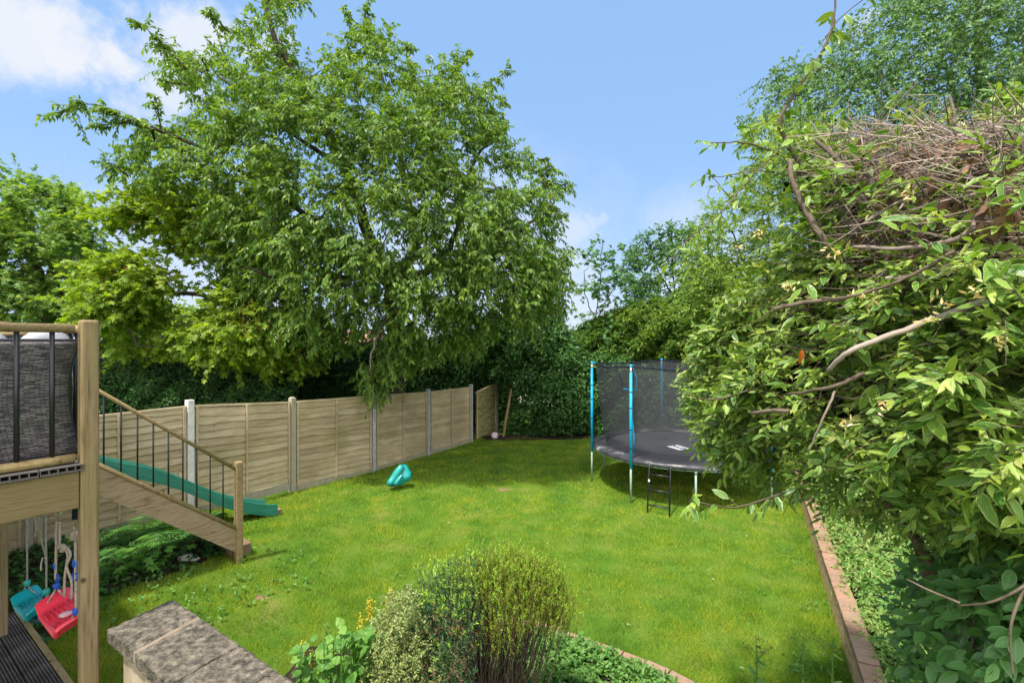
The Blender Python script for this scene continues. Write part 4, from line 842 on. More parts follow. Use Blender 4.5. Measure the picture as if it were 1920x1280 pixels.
ex = ((c4[2] - c4[1]) + (c4[3] - c4[0])) / 2; ey = ((c4[1] - c4[0]) + (c4[2] - c4[3])) / 2; cc = sum(c4, Vector()) / 4 + Vector((0, 0, .0022))
Mx = Matrix.Translation(cc - TC) @ Matrix(((ex.normalized().x, ey.normalized().x, 0), (ex.normalized().y, ey.normalized().y, 0), (0, 0, 1))).to_4x4()
t_ = txt('XUP', 'printed_letters', M['matfab'], tr, Mx, .2)
# ladder hooked on the rim
lad = thing('trampoline_ladder', 'black metal ladder with three rungs hooked to the trampoline edge', 'ladder', (2.45, 8.6, 0))
aL, aR_ = R(233.5), R(245)
tl = circ(1.87, ZR - .03, aL); trr = circ(1.87, ZR - .03, aR_); off_ = Vector((-.12, -.3, 0)); bl = Vector((tl.x, tl.y, 0)) + off_; br_ = Vector((trr.x, trr.y, 0)) + off_
for p, q in ((tl, bl), (trr, br_)):
    b = Buf(); b.tube([p + Vector((.02, .08, .02)), p + Vector((0, 0, .03)), p.lerp(q, .06), q], .014, 8); b.build('side_rail', M['black'], lad, True)
for f in (.2, .52, .83):
    b = Buf(); b.tube([tl.lerp(bl, f), trr.lerp(br_, f)], .014, 8); b.build('rung', M['steel'] if False else M['black'], lad, True)
b = Buf(); pp = tl.lerp(bl, .33); b.box(pp + Vector((0, -.017, 0)), (.03, .006, .045)); b.build('white_tag', M['white'], lad)

# ------------------------------------------------------------------ houses beyond (glimpsed through leaves)
def house(name, label, x0, x1, y, h, wallm, roofh, nwin):
    root = thing(name, label, 'house', ((x0 + x1) / 2, y, 0)); b = Buf(); b.box(((x0 + x1) / 2, y + 3.5, h / 2 - .3), (x1 - x0, 7, h + .6)); b.build('wall', wallm, root)
    b = Buf(); V = [(x0 - .3, y - .3, h), (x1 + .3, y - .3, h), (x1 + .3, y + 7.3, h), (x0 - .3, y + 7.3, h), (x0 - .3, y + 3.5, h + roofh), (x1 + .3, y + 3.5, h + roofh)]
    b.add(V, [(0, 1, 5, 4), (2, 3, 4, 5)]); b.f.append((np.array([(0, 4, 3), (1, 2, 5)]) , None, 0)); b.add([(V[i][0], V[i][1], V[i][2] - .05) for i in range(4)], [(0, 3, 2, 1)]); b.build('roof', M['rooftile'], root)
    for k in range(nwin):
        cx = x0 + (x1 - x0) * (k + .5) / nwin; b = Buf(); 
        for dx, dz, sx_, sz_ in ((0, .62, 1.5, .08), (0, -.62, 1.5, .08), (-.71, 0, .08, 1.16), (.71, 0, .08, 1.16), (0, 0, .06, 1.16)): b.box((cx + dx, y - .02, 1.5 + dz), (sx_, .08, sz_))
        wf = b.build('window', M['frame'], root); b = Buf(); b.box((cx, y - .01, 1.5), (1.36, .03, 1.16)); b.build('pane', M['glass'], wf)
house('brick_house', 'low pink brick house with tiled roof glimpsed behind the maple leaves', -17, -8.5, 27, 2.6, M['housebrick'], 1.1, 3)
house('rendered_house', 'pale rendered house glimpsed through the gaps low in the ivy hedge', -1.5, 6, 25, 2.2, M['houserender'], 1.0, 3)

# ------------------------------------------------------------------ trees
def WL(*a): return [W(*p) for p in a]
CY = 11.6
cherry_poly = [(345, 150), (335, 110), (400, 75), (455, 40), (475, -40), (550, -40), (535, 60), (560, 130), (640, 90), (672, 60), (705, 55), (745, 90), (790, 125), (865, 118), (880, 170), (915, 200), (935, 270), (985, 292), (1020, 325), (1050, 370), (1020, 420), (1040, 470), (1062, 520), (1035, 570), (1000, 620), (930, 615), (870, 640), (800, 650), (760, 690), (705, 735), (665, 715), (690, 650), (600, 650), (530, 660), (470, 590), (430, 500), (360, 420), (250, 335), (222, 280), (290, 245), (350, 220)]
tk = (-2.95, 12.2)
base = Vector((tk[0], tk[1], -.1)); fork = W(735, 545, 12.1)
limbs = [([base, W(742, 640, 12.2), fork], .26, .2),
         ([fork, W(700, 465, 11.8), W(645, 310, 11.3), W(580, 190, 10.9), W(510, 60, 10.6), W(500, -30, 10.6)], .17, .025),
         ([fork, W(775, 470, 12.2), W(765, 380, 12.5), W(740, 230, 12.3), W(700, 90, 12)], .14, .02),
         ([fork, W(810, 500, 12.3), W(855, 440, 12.2), W(880, 320, 12), W(930, 250, 12)], .12, .02),
         ([W(810, 505, 12.2), W(900, 490, 11.5), W(980, 430, 11), W(1040, 380, 10.8)], .08, .015),
         ([W(700, 470, 11.8), W(600, 420, 11.2), W(480, 340, 10.4), W(360, 270, 9.9), W(240, 230, 9.6)], .09, .015),
         ([W(720, 520, 12), W(620, 520, 10.8), W(520, 520, 9.8), W(460, 500, 9.3)], .07, .015),
         ([fork, W(740, 560, 11), W(720, 600, 9.6), W(700, 660, 8.9), W(690, 710, 8.7)], .05, .006),
         ([fork, W(830, 580, 11), W(900, 600, 10), W(970, 580, 9.6)], .07, .01),
         ([W(645, 310, 11.3), W(560, 260, 10.6), W(450, 180, 10), W(380, 110, 9.7)], .06, .01),
         ([W(600, 430, 11.2), W(640, 520, 9.6), W(620, 600, 9)], .05, .01)]
extra = [(WL((350, 130, 9.6), (300, 80, 9.4), (268, 48, 9.2)), .3, 26), (WL((340, 260, 9.8), (240, 222, 9.5), (170, 195, 9.3), (115, 212, 9.2)), .38, 50), (WL((245, 225, 9.5), (200, 240, 9.4), (185, 235, 9.3)), .3, 10), (WL((430, 60, 10), (400, 30, 9.9), (392, 18, 9.8)), .25, 12),
         (WL((690, 70, 12), (690, 30, 12), (686, 8, 12)), .25, 14), (WL((700, 70, 12), (665, 40, 12), (645, 18, 12)), .25, 14), (WL((770, 140, 12), (768, 100, 12), (764, 85, 12)), .22, 14), (WL((850, 145, 12), (870, 115, 12), (880, 102, 12)), .25, 12), (WL((880, 190, 12), (920, 155, 12), (953, 133, 12)), .25, 20), (WL((890, 185, 12), (925, 185, 12), (945, 190, 12)), .2, 12), (WL((890, 200, 12), (930, 215, 12), (942, 232, 12)), .2, 14),
         (WL((1000, 340, 11), (1040, 345, 10.9), (1070, 348, 10.8)), .3, 22), (WL((1010, 380, 11), (1040, 390, 10.9), (1055, 405, 10.9)), .3, 14), (WL((500, 0, 10.5), (540, 0, 10.5), (575, 6, 10.4)), .25, 12), (WL((1010, 300, 11), (1025, 300, 11), (1032, 318, 11)), .22, 8),
         (WL((300, 250, 9.8), (295, 205, 9.7), (290, 182, 9.6)), .25, 10), (WL((350, 160, 9.8), (320, 155, 9.8), (305, 150, 9.7)), .22, 8), (WL((240, 330, 9.8), (215, 310, 9.7), (203, 312, 9.6)), .3, 12)]
tree('cherry_tree', 'large spreading cherry tree with drooping green leaves behind the fence', 'tree', base, limbs,
     [(cherry_poly, CY, 2.9, 170, 1, [(420, 420, 22), (705, 430, 34), (765, 455, 28), (600, 290, 24), (855, 430, 26), (910, 315, 22), (650, 190, 20), (740, 330, 20), (460, 330, 20)])], M['cherry'], T_DIAM, .118, .05, 1080, 9, .38, 12, droop=.35, hang=.7, clr=.34, extra=extra, twigr=.004, radial=.6, upb=.15, gap=.56, thin=330)
# maple: near one, layered sprays to the left of the cherry
mb = Vector(W(548, 760, 12.6)); mb.z = -.1; mf = W(545, 640, 12.6)
ml = [([mb, mf], .2, .17), ([mf, W(540, 560, 12.6), W(480, 430, 12.4), W(400, 350, 12.4), W(330, 330, 12.2)], .13, .02), ([mf, W(470, 590, 12), W(380, 555, 11.4), W(290, 545, 11), W(180, 530, 10.8)], .1, .015), ([W(500, 470, 12.4), W(400, 430, 12), W(300, 410, 11.6), (W(190, 395, 11.3))], .07, .015),
      ([mf, W(480, 650, 11.6), W(380, 650, 10.8), W(260, 650, 10.2)], .08, .012), ([mf, W(480, 620, 11.5), W(420, 600, 10.8), W(330, 610, 10.4)], .06, .012), ([mf, W(560, 600, 13), W(560, 500, 13.4), W(520, 400, 13.4)], .08, .015)]
mc = [([(175, 408), (178, 388), (225, 368), (280, 358), (330, 352), (400, 380), (450, 450), (480, 540), (410, 505), (340, 470), (300, 425), (240, 432), (200, 425)], 11.8, 1.4, 60, 1.3, []),
      ([(140, 560), (142, 520), (175, 500), (225, 478), (275, 482), (320, 505), (350, 530), (320, 548), (300, 565), (310, 600), (250, 610), (215, 615), (170, 605), (145, 585)], 11.0, 1.3, 60, 1.2, []),
      ([(400, 520), (480, 545), (560, 600), (575, 680), (500, 680), (430, 670), (340, 650), (270, 655), (225, 660), (230, 640), (320, 625), (390, 600), (410, 560)], 11.2, 1.5, 60, 1.6, []),
      ([(400, 340), (560, 380), (640, 480), (620, 620), (540, 660), (470, 560), (420, 450)], 13.2, 1.0, 80, 1.2, [])]
mroot, msk = tree('maple_tree', 'maple tree with layered yellow green sprays and brown seed keys left of the cherry', 'tree', mb, ml, mc, M['maple'], T_MAPLE, .12, .12, 450, 8, .34, 9, droop=.2, hang=.25, clr=.36, twigr=.004, jit=.3, upb=.1)
kb = Buf()
for poly, Yc, Tk, D, wg, ho in mc[:3]:
    Cc = crown_pts(poly, Yc, Tk, 60, D); O = np.repeat(Cc, 14, 0) + rng.normal(0, .07, (840, 3)) * np.array([1, 1, 1.6]); leaves(kb, O, rdir(840) + np.array([0, 0, -1.5]), rdir(840), .06, .025, T_DIAM)
kb.build('seed_keys', M['keys'], mroot)
# far maple at the left edge
fb = Vector(W(95, 700, 18)); fb.z = -.3; ff = W(90, 560, 18)
tree('old_maple_tree', 'broad round maple tree at the left edge of the picture', 'tree', fb, [([fb, W(92, 640, 18), W(85, 560, 18)], .4, .32), ([W(85, 565, 18), W(60, 480, 17.6), W(20, 390, 17)], .25, .04), ([W(88, 560, 18), W(110, 470, 17.6), W(150, 390, 17)], .2, .04), ([W(88, 570, 18), W(160, 520, 17), W(200, 480, 16.6)], .12, .03), ([W(85, 560, 18), W(-40, 480, 17.6), W(-120, 420, 17)], .2, .04)],
     [([(-260, 450), (-150, 370), (-60, 340), (20, 328), (60, 336), (95, 355), (140, 372), (158, 392), (150, 430), (180, 460), (205, 490), (200, 530), (165, 580), (130, 650), (60, 690), (-120, 690), (-260, 600)], 17.5, 3.6, 120, 1, [(85, 530, 18)])], M['fartree'], T_MAPLE, .15, .15, 560, 9, .45, 9, gap=.5, droop=.15, hang=.25, clr=.5, twigr=.006, upb=.2, brr=.03)
# birch, top right
bb = Vector((13.5, 14, -.2))
tree('birch_tree', 'tall airy birch tree with small leaves filling the top right corner', 'tree', bb, [([bb, W(1830, 400, 14), W(1835, 200, 14), W(1840, -150, 14)], .2, .06), ([W(1832, 420, 14), W(1700, 260, 13.2), W(1600, 120, 12.6)], .07, .015), ([W(1832, 300, 14), W(1780, 150, 13.4), W(1740, 0, 13)], .06, .015), ([bb, W(1790, 500, 13.6), W(1620, 350, 13), W(1500, 230, 12.6)], .09, .015), ([W(1832, 330, 14), W(1900, 150, 14), W(1960, 0, 14)], .07, .02)],
     [([(1405, 215), (1430, 190), (1450, 140), (1520, 128), (1545, 110), (1565, 80), (1600, 55), (1660, 20), (1690, -40), (1760, -160), (2150, -160), (2150, 520), (1800, 560), (1560, 420), (1460, 330), (1400, 260)], 13.2, 2.2, 150, 1, [])], M['birch'], T_DIAM, .075, .055, 1300, 9, .5, 12, droop=.5, hang=.6, clr=.55, twigr=.003, jit=.5, brr=.015, upb=.1)
# trees on the far side of the back hedge
def small(name, label, poly, Y, T_, lm, tmpl, lL, lW, clumps, base_px, extra_limbs, per=7, nl=7, spr=.35, D=70, droop=.2, hang=.3, clr=.35, r=.07, group=None):
    b0 = Vector(W(base_px[0], 800, Y)); b0.z = -.3; tp = W(base_px[0], base_px[1], Y); L_ = [([b0, b0.lerp(tp, .5) + Vector((.1, 0, 0)), tp], r, r * .4)] + [([tp] + [W(*q) for q in e], r * .5, .012) for e in extra_limbs]
    return tree(name, label, 'tree', b0, L_, [(poly, Y, T_, D, 1, [])], lm, tmpl, lL, lW, clumps, per, spr, nl, droop=droop, hang=hang, clr=clr, twigr=.004, group=group)
small('sycamore_sapling', 'slim sycamore sapling with see-through crown standing against the sky behind the hedge', [(1108, 640), (1085, 560), (1098, 500), (1118, 455), (1135, 448), (1142, 480), (1170, 465), (1188, 470), (1175, 520), (1160, 560), (1155, 640)], 16.5, .6, M['darktree'], T_MAPLE, .15, .15, 60, (1117, 600), [[(1125, 530, 16.5), (1130, 450, 16.5)], [(1150, 540, 16.5), (1180, 470, 16.5)], [(1100, 560, 16.5), (1095, 510, 16.5)]], per=3, nl=6, spr=.45, clr=.3, r=.04)
small('dark_ash_tree', 'dense dark green tree behind the hedge left of the bright shrub', [(1170, 640), (1175, 560), (1180, 490), (1210, 440), (1250, 425), (1300, 430), (1345, 470), (1370, 540), (1380, 640)], 19, 1.5, M['darktree'], T_DIAM, .14, .075, 300, (1265, 560), [[(1230, 500, 19), (1210, 460, 19)], [(1290, 500, 19), (1330, 470, 19)], [(1260, 480, 19), (1260, 440, 19)]], per=8, nl=8)
small('light_green_tree', 'light green tree with thin pale stems behind the big shrub', [(1270, 600), (1290, 500), (1310, 430), (1345, 385), (1390, 340), (1450, 300), (1540, 290), (1600, 400), (1600, 600)], 14.5, 1.2, M['lighttree'], T_DIAM, .12, .05, 420, (1400, 520), [[(1380, 450, 14.5), (1350, 400, 14.5)], [(1420, 440, 14.5), (1440, 360, 14.5)], [(1470, 470, 14.5), (1520, 400, 14.5)]], per=6, nl=8)
small('yellow_green_shrub', 'tall yellow green shrub beside the trampoline behind the big shrub', [(1300, 690), (1310, 600), (1340, 540), (1370, 500), (1440, 480), (1560, 500), (1600, 690)], 14.2, 1.0, M['yellowgreen'], T_DIAM, .1, .045, 420, (1440, 620), [[(1380, 560, 14), (1340, 560, 14)], [(1450, 540, 14), (1480, 500, 14)]], per=8, nl=9)
small('golden_shrub', 'golden green shrub glowing under the maple branches beyond the dark hedge', [(190, 690), (200, 620), (260, 592), (330, 580), (400, 590), (480, 610), (560, 640), (600, 700)], 19.5, 1.4, M['yellowgreen'], T_DIAM, .2, .1, 380, (380, 640), [[(300, 620, 19), (250, 620, 19)], [(450, 630, 19), (520, 640, 19)]], per=8, nl=7)

# ------------------------------------------------------------------ hedges: leafy shells over dark sheets painted as inner shade
def hedge(name, label, poly, Y0, T_, lm, lL, lW, n, core_poly=None, stems=True, T=T_DIAM, D=80, slope=0, base=(0, 0, 0), holes=(), cat='hedge', tilt=0.):
    """poly in view angles; Y depth runs from Y0 at the outline to Y0-T_ in the middle"""
    root = thing(name, label, cat, base); lb = Buf(); tb = Buf()
    P = np.asarray(poly, float); lo = P.min(0); hi = P.max(0); x = rng.uniform(lo[0], hi[0], n * 3); y = rng.uniform(lo[1], hi[1], n * 3); ok = inpoly(P, x, y)
    for (hx, hy, hr) in holes: ok &= (np.hypot(x - hx, y - hy) > hr) | (rng.random(len(x)) < .12)
    x = x[ok][:n]; y = y[ok][:n]; m = len(x); e = edged(P, x, y)
    lump = .3 * np.sin(x * .045 + 1.3 * np.sin(y * .05)) * np.sin(y * .06 + x * .02) + .2 * np.sin(x * .11 + y * .09)
    th = T_ * np.sqrt(1 - (1 - np.minimum(e / D, 1)) ** 2) * (1 + lump)
    Y = Y0 + slope * (x - lo[0]) - th + rng.exponential(.22, m) + tilt * (700 - y) / 100
    O = Wn(x, y, Y); keep = O[:, 2] > g(O[:, 0], O[:, 1]) - .02; O = O[keep]; m = len(O)
    sprays(lb, tb, O, rdir(m, .25) + np.array([0, -.55, 0]), .2 * rng.uniform(.5, 1.5, m), 6, lL, lW, T, .2, .3, jit=.5, tr=.003)
    cp = core_poly or poly; k = 1
    # inside: near-black sheets behind the leaves, shade put into the colour
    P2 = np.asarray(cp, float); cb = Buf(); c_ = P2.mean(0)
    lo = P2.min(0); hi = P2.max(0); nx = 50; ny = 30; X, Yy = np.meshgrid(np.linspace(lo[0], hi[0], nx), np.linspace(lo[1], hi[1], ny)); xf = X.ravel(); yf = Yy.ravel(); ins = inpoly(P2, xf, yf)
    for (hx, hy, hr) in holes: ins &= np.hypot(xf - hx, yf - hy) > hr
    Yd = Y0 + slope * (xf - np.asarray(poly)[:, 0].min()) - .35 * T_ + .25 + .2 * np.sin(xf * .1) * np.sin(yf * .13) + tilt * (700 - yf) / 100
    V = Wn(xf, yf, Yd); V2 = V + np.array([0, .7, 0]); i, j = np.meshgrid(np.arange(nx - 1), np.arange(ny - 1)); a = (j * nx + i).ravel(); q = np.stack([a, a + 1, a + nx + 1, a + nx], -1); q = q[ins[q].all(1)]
    cb.add(V, q); cb.add(V2, q[:, ::-1]); cb.build('inner_shade_sheets', M['core'], root)
    if stems:
        xs = rng.uniform(P[:, 0].min(), P[:, 0].max(), 30); yb = np.full(30, 790.)
        for xx in xs:
            Yq = Y0 - .1 + slope * (xx - P[:, 0].min()); p0 = W(xx, 700, Yq); p0.z = float(g(p0.x, p0.y)); p1 = p0 + Vector((rng.normal(0, .2), .1, 1.2)); tb.tube([p0, p0.lerp(p1, .5) + Vector((.03, 0, 0)), p1], [.03, .022, .012], 5)
    tb.build('stems', M['bark'], root); lb.build('foliage', lm, root)
    return root
hedge('privet_hedge', 'dark clipped privet hedge behind the fence at the left', [(-300, 660), (0, 650), (180, 665), (260, 675), (330, 682), (400, 690), (470, 700), (540, 702), (560, 720), (540, 800), (500, 850), (-300, 950)], 11.9, 1.2, M['privet'], .06, .035, 15000, base=(-7, 11, 0), D=60)
hedge('holly_thicket', 'deep shaded evergreen thicket under the cherry tree behind the fence', [(540, 690), (600, 650), (700, 640), (800, 640), (900, 620), (960, 600), (980, 700), (960, 800), (880, 800), (560, 850)], 13.6, .6, M['privet'], .08, .045, 9000, base=(-2, 13.5, 0), slope=.007)
hedge('ivy_hedge', 'tall ivy covered hedge across the far end of the lawn', [(870, 640), (910, 590), (960, 600), (1000, 570), (1035, 555), (1060, 610), (1090, 655), (1170, 672), (1230, 680), (1330, 690), (1450, 690), (1620, 690), (1620, 850), (1400, 850), (1200, 845), (1100, 835), (1000, 832), (945, 832), (938, 760), (932, 715), (900, 700), (870, 690)], 16.0, 1.1, M['ivy'], .085, .06, 26000, base=(1, 15.5, 0), holes=[(952, 770, 11), (975, 745, 8), (990, 785, 9), (1012, 815, 11), (940, 745, 7), (1035, 760, 6), (968, 800, 8), (1050, 820, 6), (1000, 740, 6), (1003, 762, 6), (985, 820, 7), (1075, 790, 5), (960, 748, 6)], D=90)
hedge('laurel_hedge', 'mid green overgrown hedge with yellow tips above and behind the trampoline', [(1040, 680), (1060, 625), (1100, 600), (1150, 580), (1210, 565), (1270, 555), (1330, 540), (1450, 530), (1620, 560), (1620, 720), (1450, 730), (1300, 730), (1180, 730), (1060, 730)], 17.0, 1.3, M['hedgemix'], .1, .05, 11000, base=(4, 16.5, 0), D=60, stems=False)

# ------------------------------------------------------------------ the big shrub at the right
def big_shrub():
    root = thing('variegated_shrub', 'huge sprawling shrub with glossy pale edged leaves filling the right side', 'shrub', (2.6, 2.4, .3))
    lb = Buf(); tb = Buf(); db = Buf()
    poly = [(1420, 290), (1400, 240), (1470, 225), (1530, 235), (1620, 240), (1700, 215), (1800, 225), (1900, 200), (2050, 200), (2300, 300), (2300, 1150), (2050, 1150), (1900, 1020), (1800, 1000), (1700, 985), (1620, 970), (1540, 950), (1470, 920), (1430, 900), (1375, 880), (1345, 840), (1330, 800), (1300, 745), (1320, 700), (1345, 640), (1372, 570), (1425, 510), (1435, 430), (1405, 380), (1400, 330)]
    def depth(x): return 2.5 - 1.22 * sst(1280, 1960, x) 
    P = np.asarray(poly, float)
    def samp(n, back=.75, pl=P):
        lo = pl.min(0); hi = pl.max(0); x = rng.uniform(lo[0], hi[0], n * 4); y = rng.uniform(lo[1], hi[1], n * 4); ok = inpoly(pl, x, y); x = x[ok][:n]; y = y[ok][:n]; e = edged(pl, x, y)
        lump = .12 * np.sin(x * .021 + 2) * np.sin(y * .024) + .08 * np.sin(x * .05 + y * .04)
        Y = depth(x) + .5 * (1 - np.minimum(e / 160, 1)) ** 2 + lump + rng.exponential(.2, len(x)) * back * 1.6
        return Wn(x, y, Y), x, y
    O, x, y = samp(5400)
    hol = np.sin(x * .033 + 2 * np.sin(y * .019)) * np.sin(y * .041 + 1.5 * np.sin(x * .017)) + .4 * np.sin(x * .09) * np.sin(y * .083); kk = (hol > -.38) | (x < 1420) | (rng.random(len(x)) < .25); O = O[kk]; x = x[kk]; y = y[kk]
    Oe, xe, ye = samp(900, .3, np.array([(1320, 640), (1420, 560), (1480, 640), (1480, 900), (1420, 885), (1350, 850), (1322, 760), (1300, 720)], float)); O = np.concatenate([O, Oe]); x = np.concatenate([x, xe]); y = np.concatenate([y, ye])
    pm = rng.permutation(len(O)); O = O[pm]; x = x[pm]; y = y[pm]
    # fewer leaves where the dead twigs are
    dead = (x > 1600) & (y < 500 - .0 * x) & (y > 215); keep = ~dead | (rng.random(len(x)) < .2); O = O[keep]; x = x[keep]; y = y[keep]
    n = len(O); axis = np.array([3.0, 2.6, 2.6]); outw = unit(O - axis)
    dd = outw * .8 + rdir(n, .15) * .8 + np.array([-.45, -.1, .05])
    for fa, fb, ll, lw_, T_, hg, m_ in ((0, .38, .042, .0135, T_BIG, .05, 0), (.38, .66, .054, .017, T_BIG, .1, 0), (.66, .84, .058, .018, T_BIG2, .2, 0), (.84, .91, .08, .027, T_BIG2, .3, 0), (.91, 1, .05, .015, T_BIG2, .05, 1)):
        a_, b_ = int(n * fa), int(n * fb); sprays(lb, tb, O[a_:b_], dd[a_:b_], .12 * rng.uniform(.5, 1.4, b_ - a_), 6, ll, lw_, T_, .25, hg, along=.8, side=.8, jit=.42, tr=.002, t0=.2, upj=.55, lvar=.4, mi=m_)
    # rosettes of young narrow pale leaves at the tips
    O2, x2, y2 = samp(2600, .5); kk = ~((x2 > 1600) & (y2 < 480)) | (rng.random(len(x2)) < .2); O2 = O2[kk]; n2 = len(O2); sprays(lb, None, O2, unit(O2 - axis) + rdir(n2, .3) * .5, .05, 5, .05, .013, T_BIG2, .2, .1, along=1, side=.6, jit=.4, mi=1)
    # named long boughs
    def bough(pts, r0, r1, k=7, leafn=0, ll=.07, m='t', sp=.1):
        p = limb(tb if m == 't' else db, [W(*q) for q in pts], r0, r1, k, wob=.0012)
        if leafn:
            idx = np.linspace(.1, .99, leafn) * (len(p) - 1.01); i0 = idx.astype(int); f = (idx - i0)[:, None]; Oq = p[i0] * (1 - f) + p[i0 + 1] * f; dq = unit(p[i0 + 1] - p[i0]) * .5 + rdir(leafn, .1) * .8
            sprays(lb, tb, Oq, dq, sp * rng.uniform(.5, 1.2, leafn), 4, ll, ll * .38, T_BIG2, .3, .35, jit=.3, tr=.0015)
    bough([(1500, 310, 2.35), (1470, 258, 2.3), (1464, 220, 2.28), (1500, 160, 2.25), (1540, 100, 2.2), (1560, 50, 2.2), (1568, -20, 2.2)], .011, .004, 7, 11, .062, sp=.07)
    bough([(1548, 70, 2.2), (1580, 30, 2.18), (1625, -5, 2.15)], .003, .002, 5, 3, .06, sp=.05)
    bough([(1515, 135, 2.25), (1540, 128, 2.25), (1565, 124, 2.25)], .003, .002, 5, 1, .03, sp=.03)
    bough([(1460, 290, 2.4), (1400, 268, 2.4), (1350, 268, 2.4), (1318, 267, 2.4)], .005, .002, 5, 5, .045, sp=.06)
    bough([(1490, 330, 2.35), (1420, 320, 2.4), (1360, 330, 2.4), (1328, 332, 2.4)], .004, .0015, 5, 6, .045, sp=.06)
    bough([(1500, 250, 2.35), (1410, 330, 2.35), (1350, 400, 2.3), (1290, 450, 2.3), (1255, 490, 2.3)], .004, .002, 5, 8, .06, sp=.08)
    bough([(1400, 400, 2.4), (1360, 360, 2.4), (1335, 330, 2.4)], .004, .0015, 5, 4, .05, sp=.06)
    bough([(1440, 720, 2.4), (1360, 745, 2.35), (1310, 748, 2.3), (1285, 735, 2.3)], .006, .002, 5, 7, .06, sp=.08)
    bough([(1520, 900, 2.3), (1450, 930, 2.2), (1380, 950, 2.15), (1310, 942, 2.1), (1292, 940, 2.1)], .005, .002, 5, 8, .07, sp=.08)
    bough([(1480, 300, 2.2), (1490, 350, 2.15), (1525, 420, 2.05), (1560, 470, 2.0)], .011, .015, 8, 6, .055); bough([(1528, 262, 2.15), (1560, 290, 2.1), (1600, 325, 2.05), (1660, 365, 2.0)], .008, .012, 7)
    bough([(1530, 320, 2.1), (1590, 360, 2.0), (1650, 390, 1.9)], .007, .01, 6, 6, .055)
    bough([(1920, 335, 1.45), (1850, 390, 1.45), (1800, 445, 1.45), (1700, 465, 1.6), (1600, 463, 1.75)], .012, .006, 8, m='d'); bough([(1960, 450, 1.5), (1850, 490, 1.5), (1740, 515, 1.55), (1660, 522, 1.6)], .012, .006, 8, m='d')
    bough([(1860, 560, 1.35), (1760, 595, 1.45), (1640, 640, 1.5), (1590, 660, 1.52), (1552, 695, 1.6)], .011, .007, 8, m='d'); bough([(1620, 700, 1.6), (1560, 725, 1.62), (1475, 740, 1.85)], .008, .005, 8); bough([(1566, 732, 1.6), (1545, 780, 1.6), (1515, 850, 1.65)], .0045, .003, 6, m='d')
    bough([(1600, 560, 1.8), (1520, 565, 1.9), (1450, 580, 1.95)], .008, .01, 7); bough([(1480, 770, 1.8), (1440, 770, 1.85), (1408, 775, 1.95)], .009, .007, 7); bough([(1790, 470, 1.4), (1700, 520, 1.45), (1600, 555, 1.5), (1540, 560, 1.55)], .006, .004, 6)
    bough([(1850, 232, 1.6), (1880, 250, 1.55), (1908, 278, 1.5)], .011, .009, 8, m='d')
    bough([(2000, 240, 1.7), (1850, 260, 1.75), (1740, 330, 1.8), (1680, 400, 1.8)], .007, .004, 6, m='d'); bough([(1960, 300, 1.6), (1820, 330, 1.65), (1700, 370, 1.7), (1620, 420, 1.8)], .006, .004, 6, m='d'); bough([(1900, 200, 1.7), (1830, 290, 1.7), (1800, 400, 1.7)], .005, .003, 6, m='d'); bough([(1780, 180, 1.9), (1800, 260, 1.8), (1810, 300, 1.8), (1790, 380, 1.75)], .005, .004, 6)
    # stems to the ground
    for (a, c) in (((2.6, 2.5), (1500, 560, 2.3)), ((2.7, 2.4), (1650, 500, 2.2)), ((2.75, 2.35), (1800, 700, 1.9)), ((2.6, 2.3), (1600, 850, 2.2)), ((2.8, 2.5), (1950, 500, 2.0))):
        p0 = Vector((a[0], a[1], .25)); p2 = W(*c); limb(tb, [p0, p0.lerp(p2, .5) + Vector((.15, .1, .2)), p2], .04, .015, 8, wob=.01)
    # dead twig tangle on the top
    n = 2600; xx = rng.uniform(1560, 2050, n); yy = rng.uniform(240, 500, n) + (xx - 1600) * -.04; Yq = depth(xx) + rng.uniform(.05, .7, n); O3 = Wn(xx, yy, Yq)
    d3 = rdir(n, .0) * np.array([1.2, .8, .6]); d3[:, 0] -= .3; L3 = rng.uniform(.06, .3, n)[:, None]; bend = rng.normal(0, .6, (n, 3)); d3 = unit(d3)
    q = np.stack([O3, O3 + d3 * L3 * .35 + bend * L3 * .12, O3 + d3 * L3 * .7 + bend * L3 * .2, O3 + d3 * L3], 1); twigs(db, q, rng.uniform(.0012, .004, n), .001)
    n = 420; xx = rng.uniform(1480, 2050, n); yy = rng.uniform(480, 820, n); Yq = depth(xx) + rng.uniform(.1, .5, n); O4 = Wn(xx, yy, Yq); d4 = unit(rdir(n) * .6 + np.array([-1., 0, -.3])); L4 = rng.uniform(.12, .35, n)[:, None]; bend = rng.normal(0, .3, (n, 3))
    twigs(tb, np.stack([O4, O4 + d4 * L4 * .35 + bend * L4 * .12, O4 + d4 * L4 * .7 + bend * L4 * .18, O4 + d4 * L4], 1), rng.uniform(.0015, .005, n), .001)
    n = 1200; xx = rng.uniform(1600, 2050, n); yy = rng.uniform(260, 490, n); O5 = Wn(xx, yy, depth(xx) + rng.uniform(.05, .6, n)); dl = Buf(); leaves(dl, O5, rdir(n) + np.array([0, 0, -1.2]), rdir(n), rng.uniform(.03, .07, n), rng.uniform(.015, .03, n), T_BIG2)
    # a curled dead brown clump
    c = W(1865, 405, 1.35); n = 16; leaves(dl, np.array(c) + rng.normal(0, .03, (n, 3)), rdir(n) * .6 + np.array([0, 0, -1.]), rdir(n), .055, .03, T_BIG2)
    dl.build('dead_leaves', M['deadleaf'], root, True)
    # dark sheets behind the leaves, the shaded inside painted in their colour
    cb = Buf(); nx, ny = 40, 40; X, Yy = np.meshgrid(np.linspace(1400, 2300, nx), np.linspace(300, 1120, ny)); xf = X.ravel(); yf = Yy.ravel(); ins = inpoly(P, xf, yf) & (edged(P, xf, yf) > 60); Yd = depth(xf) + .75 + .08 * np.sin(xf * .05) * np.sin(yf * .06)
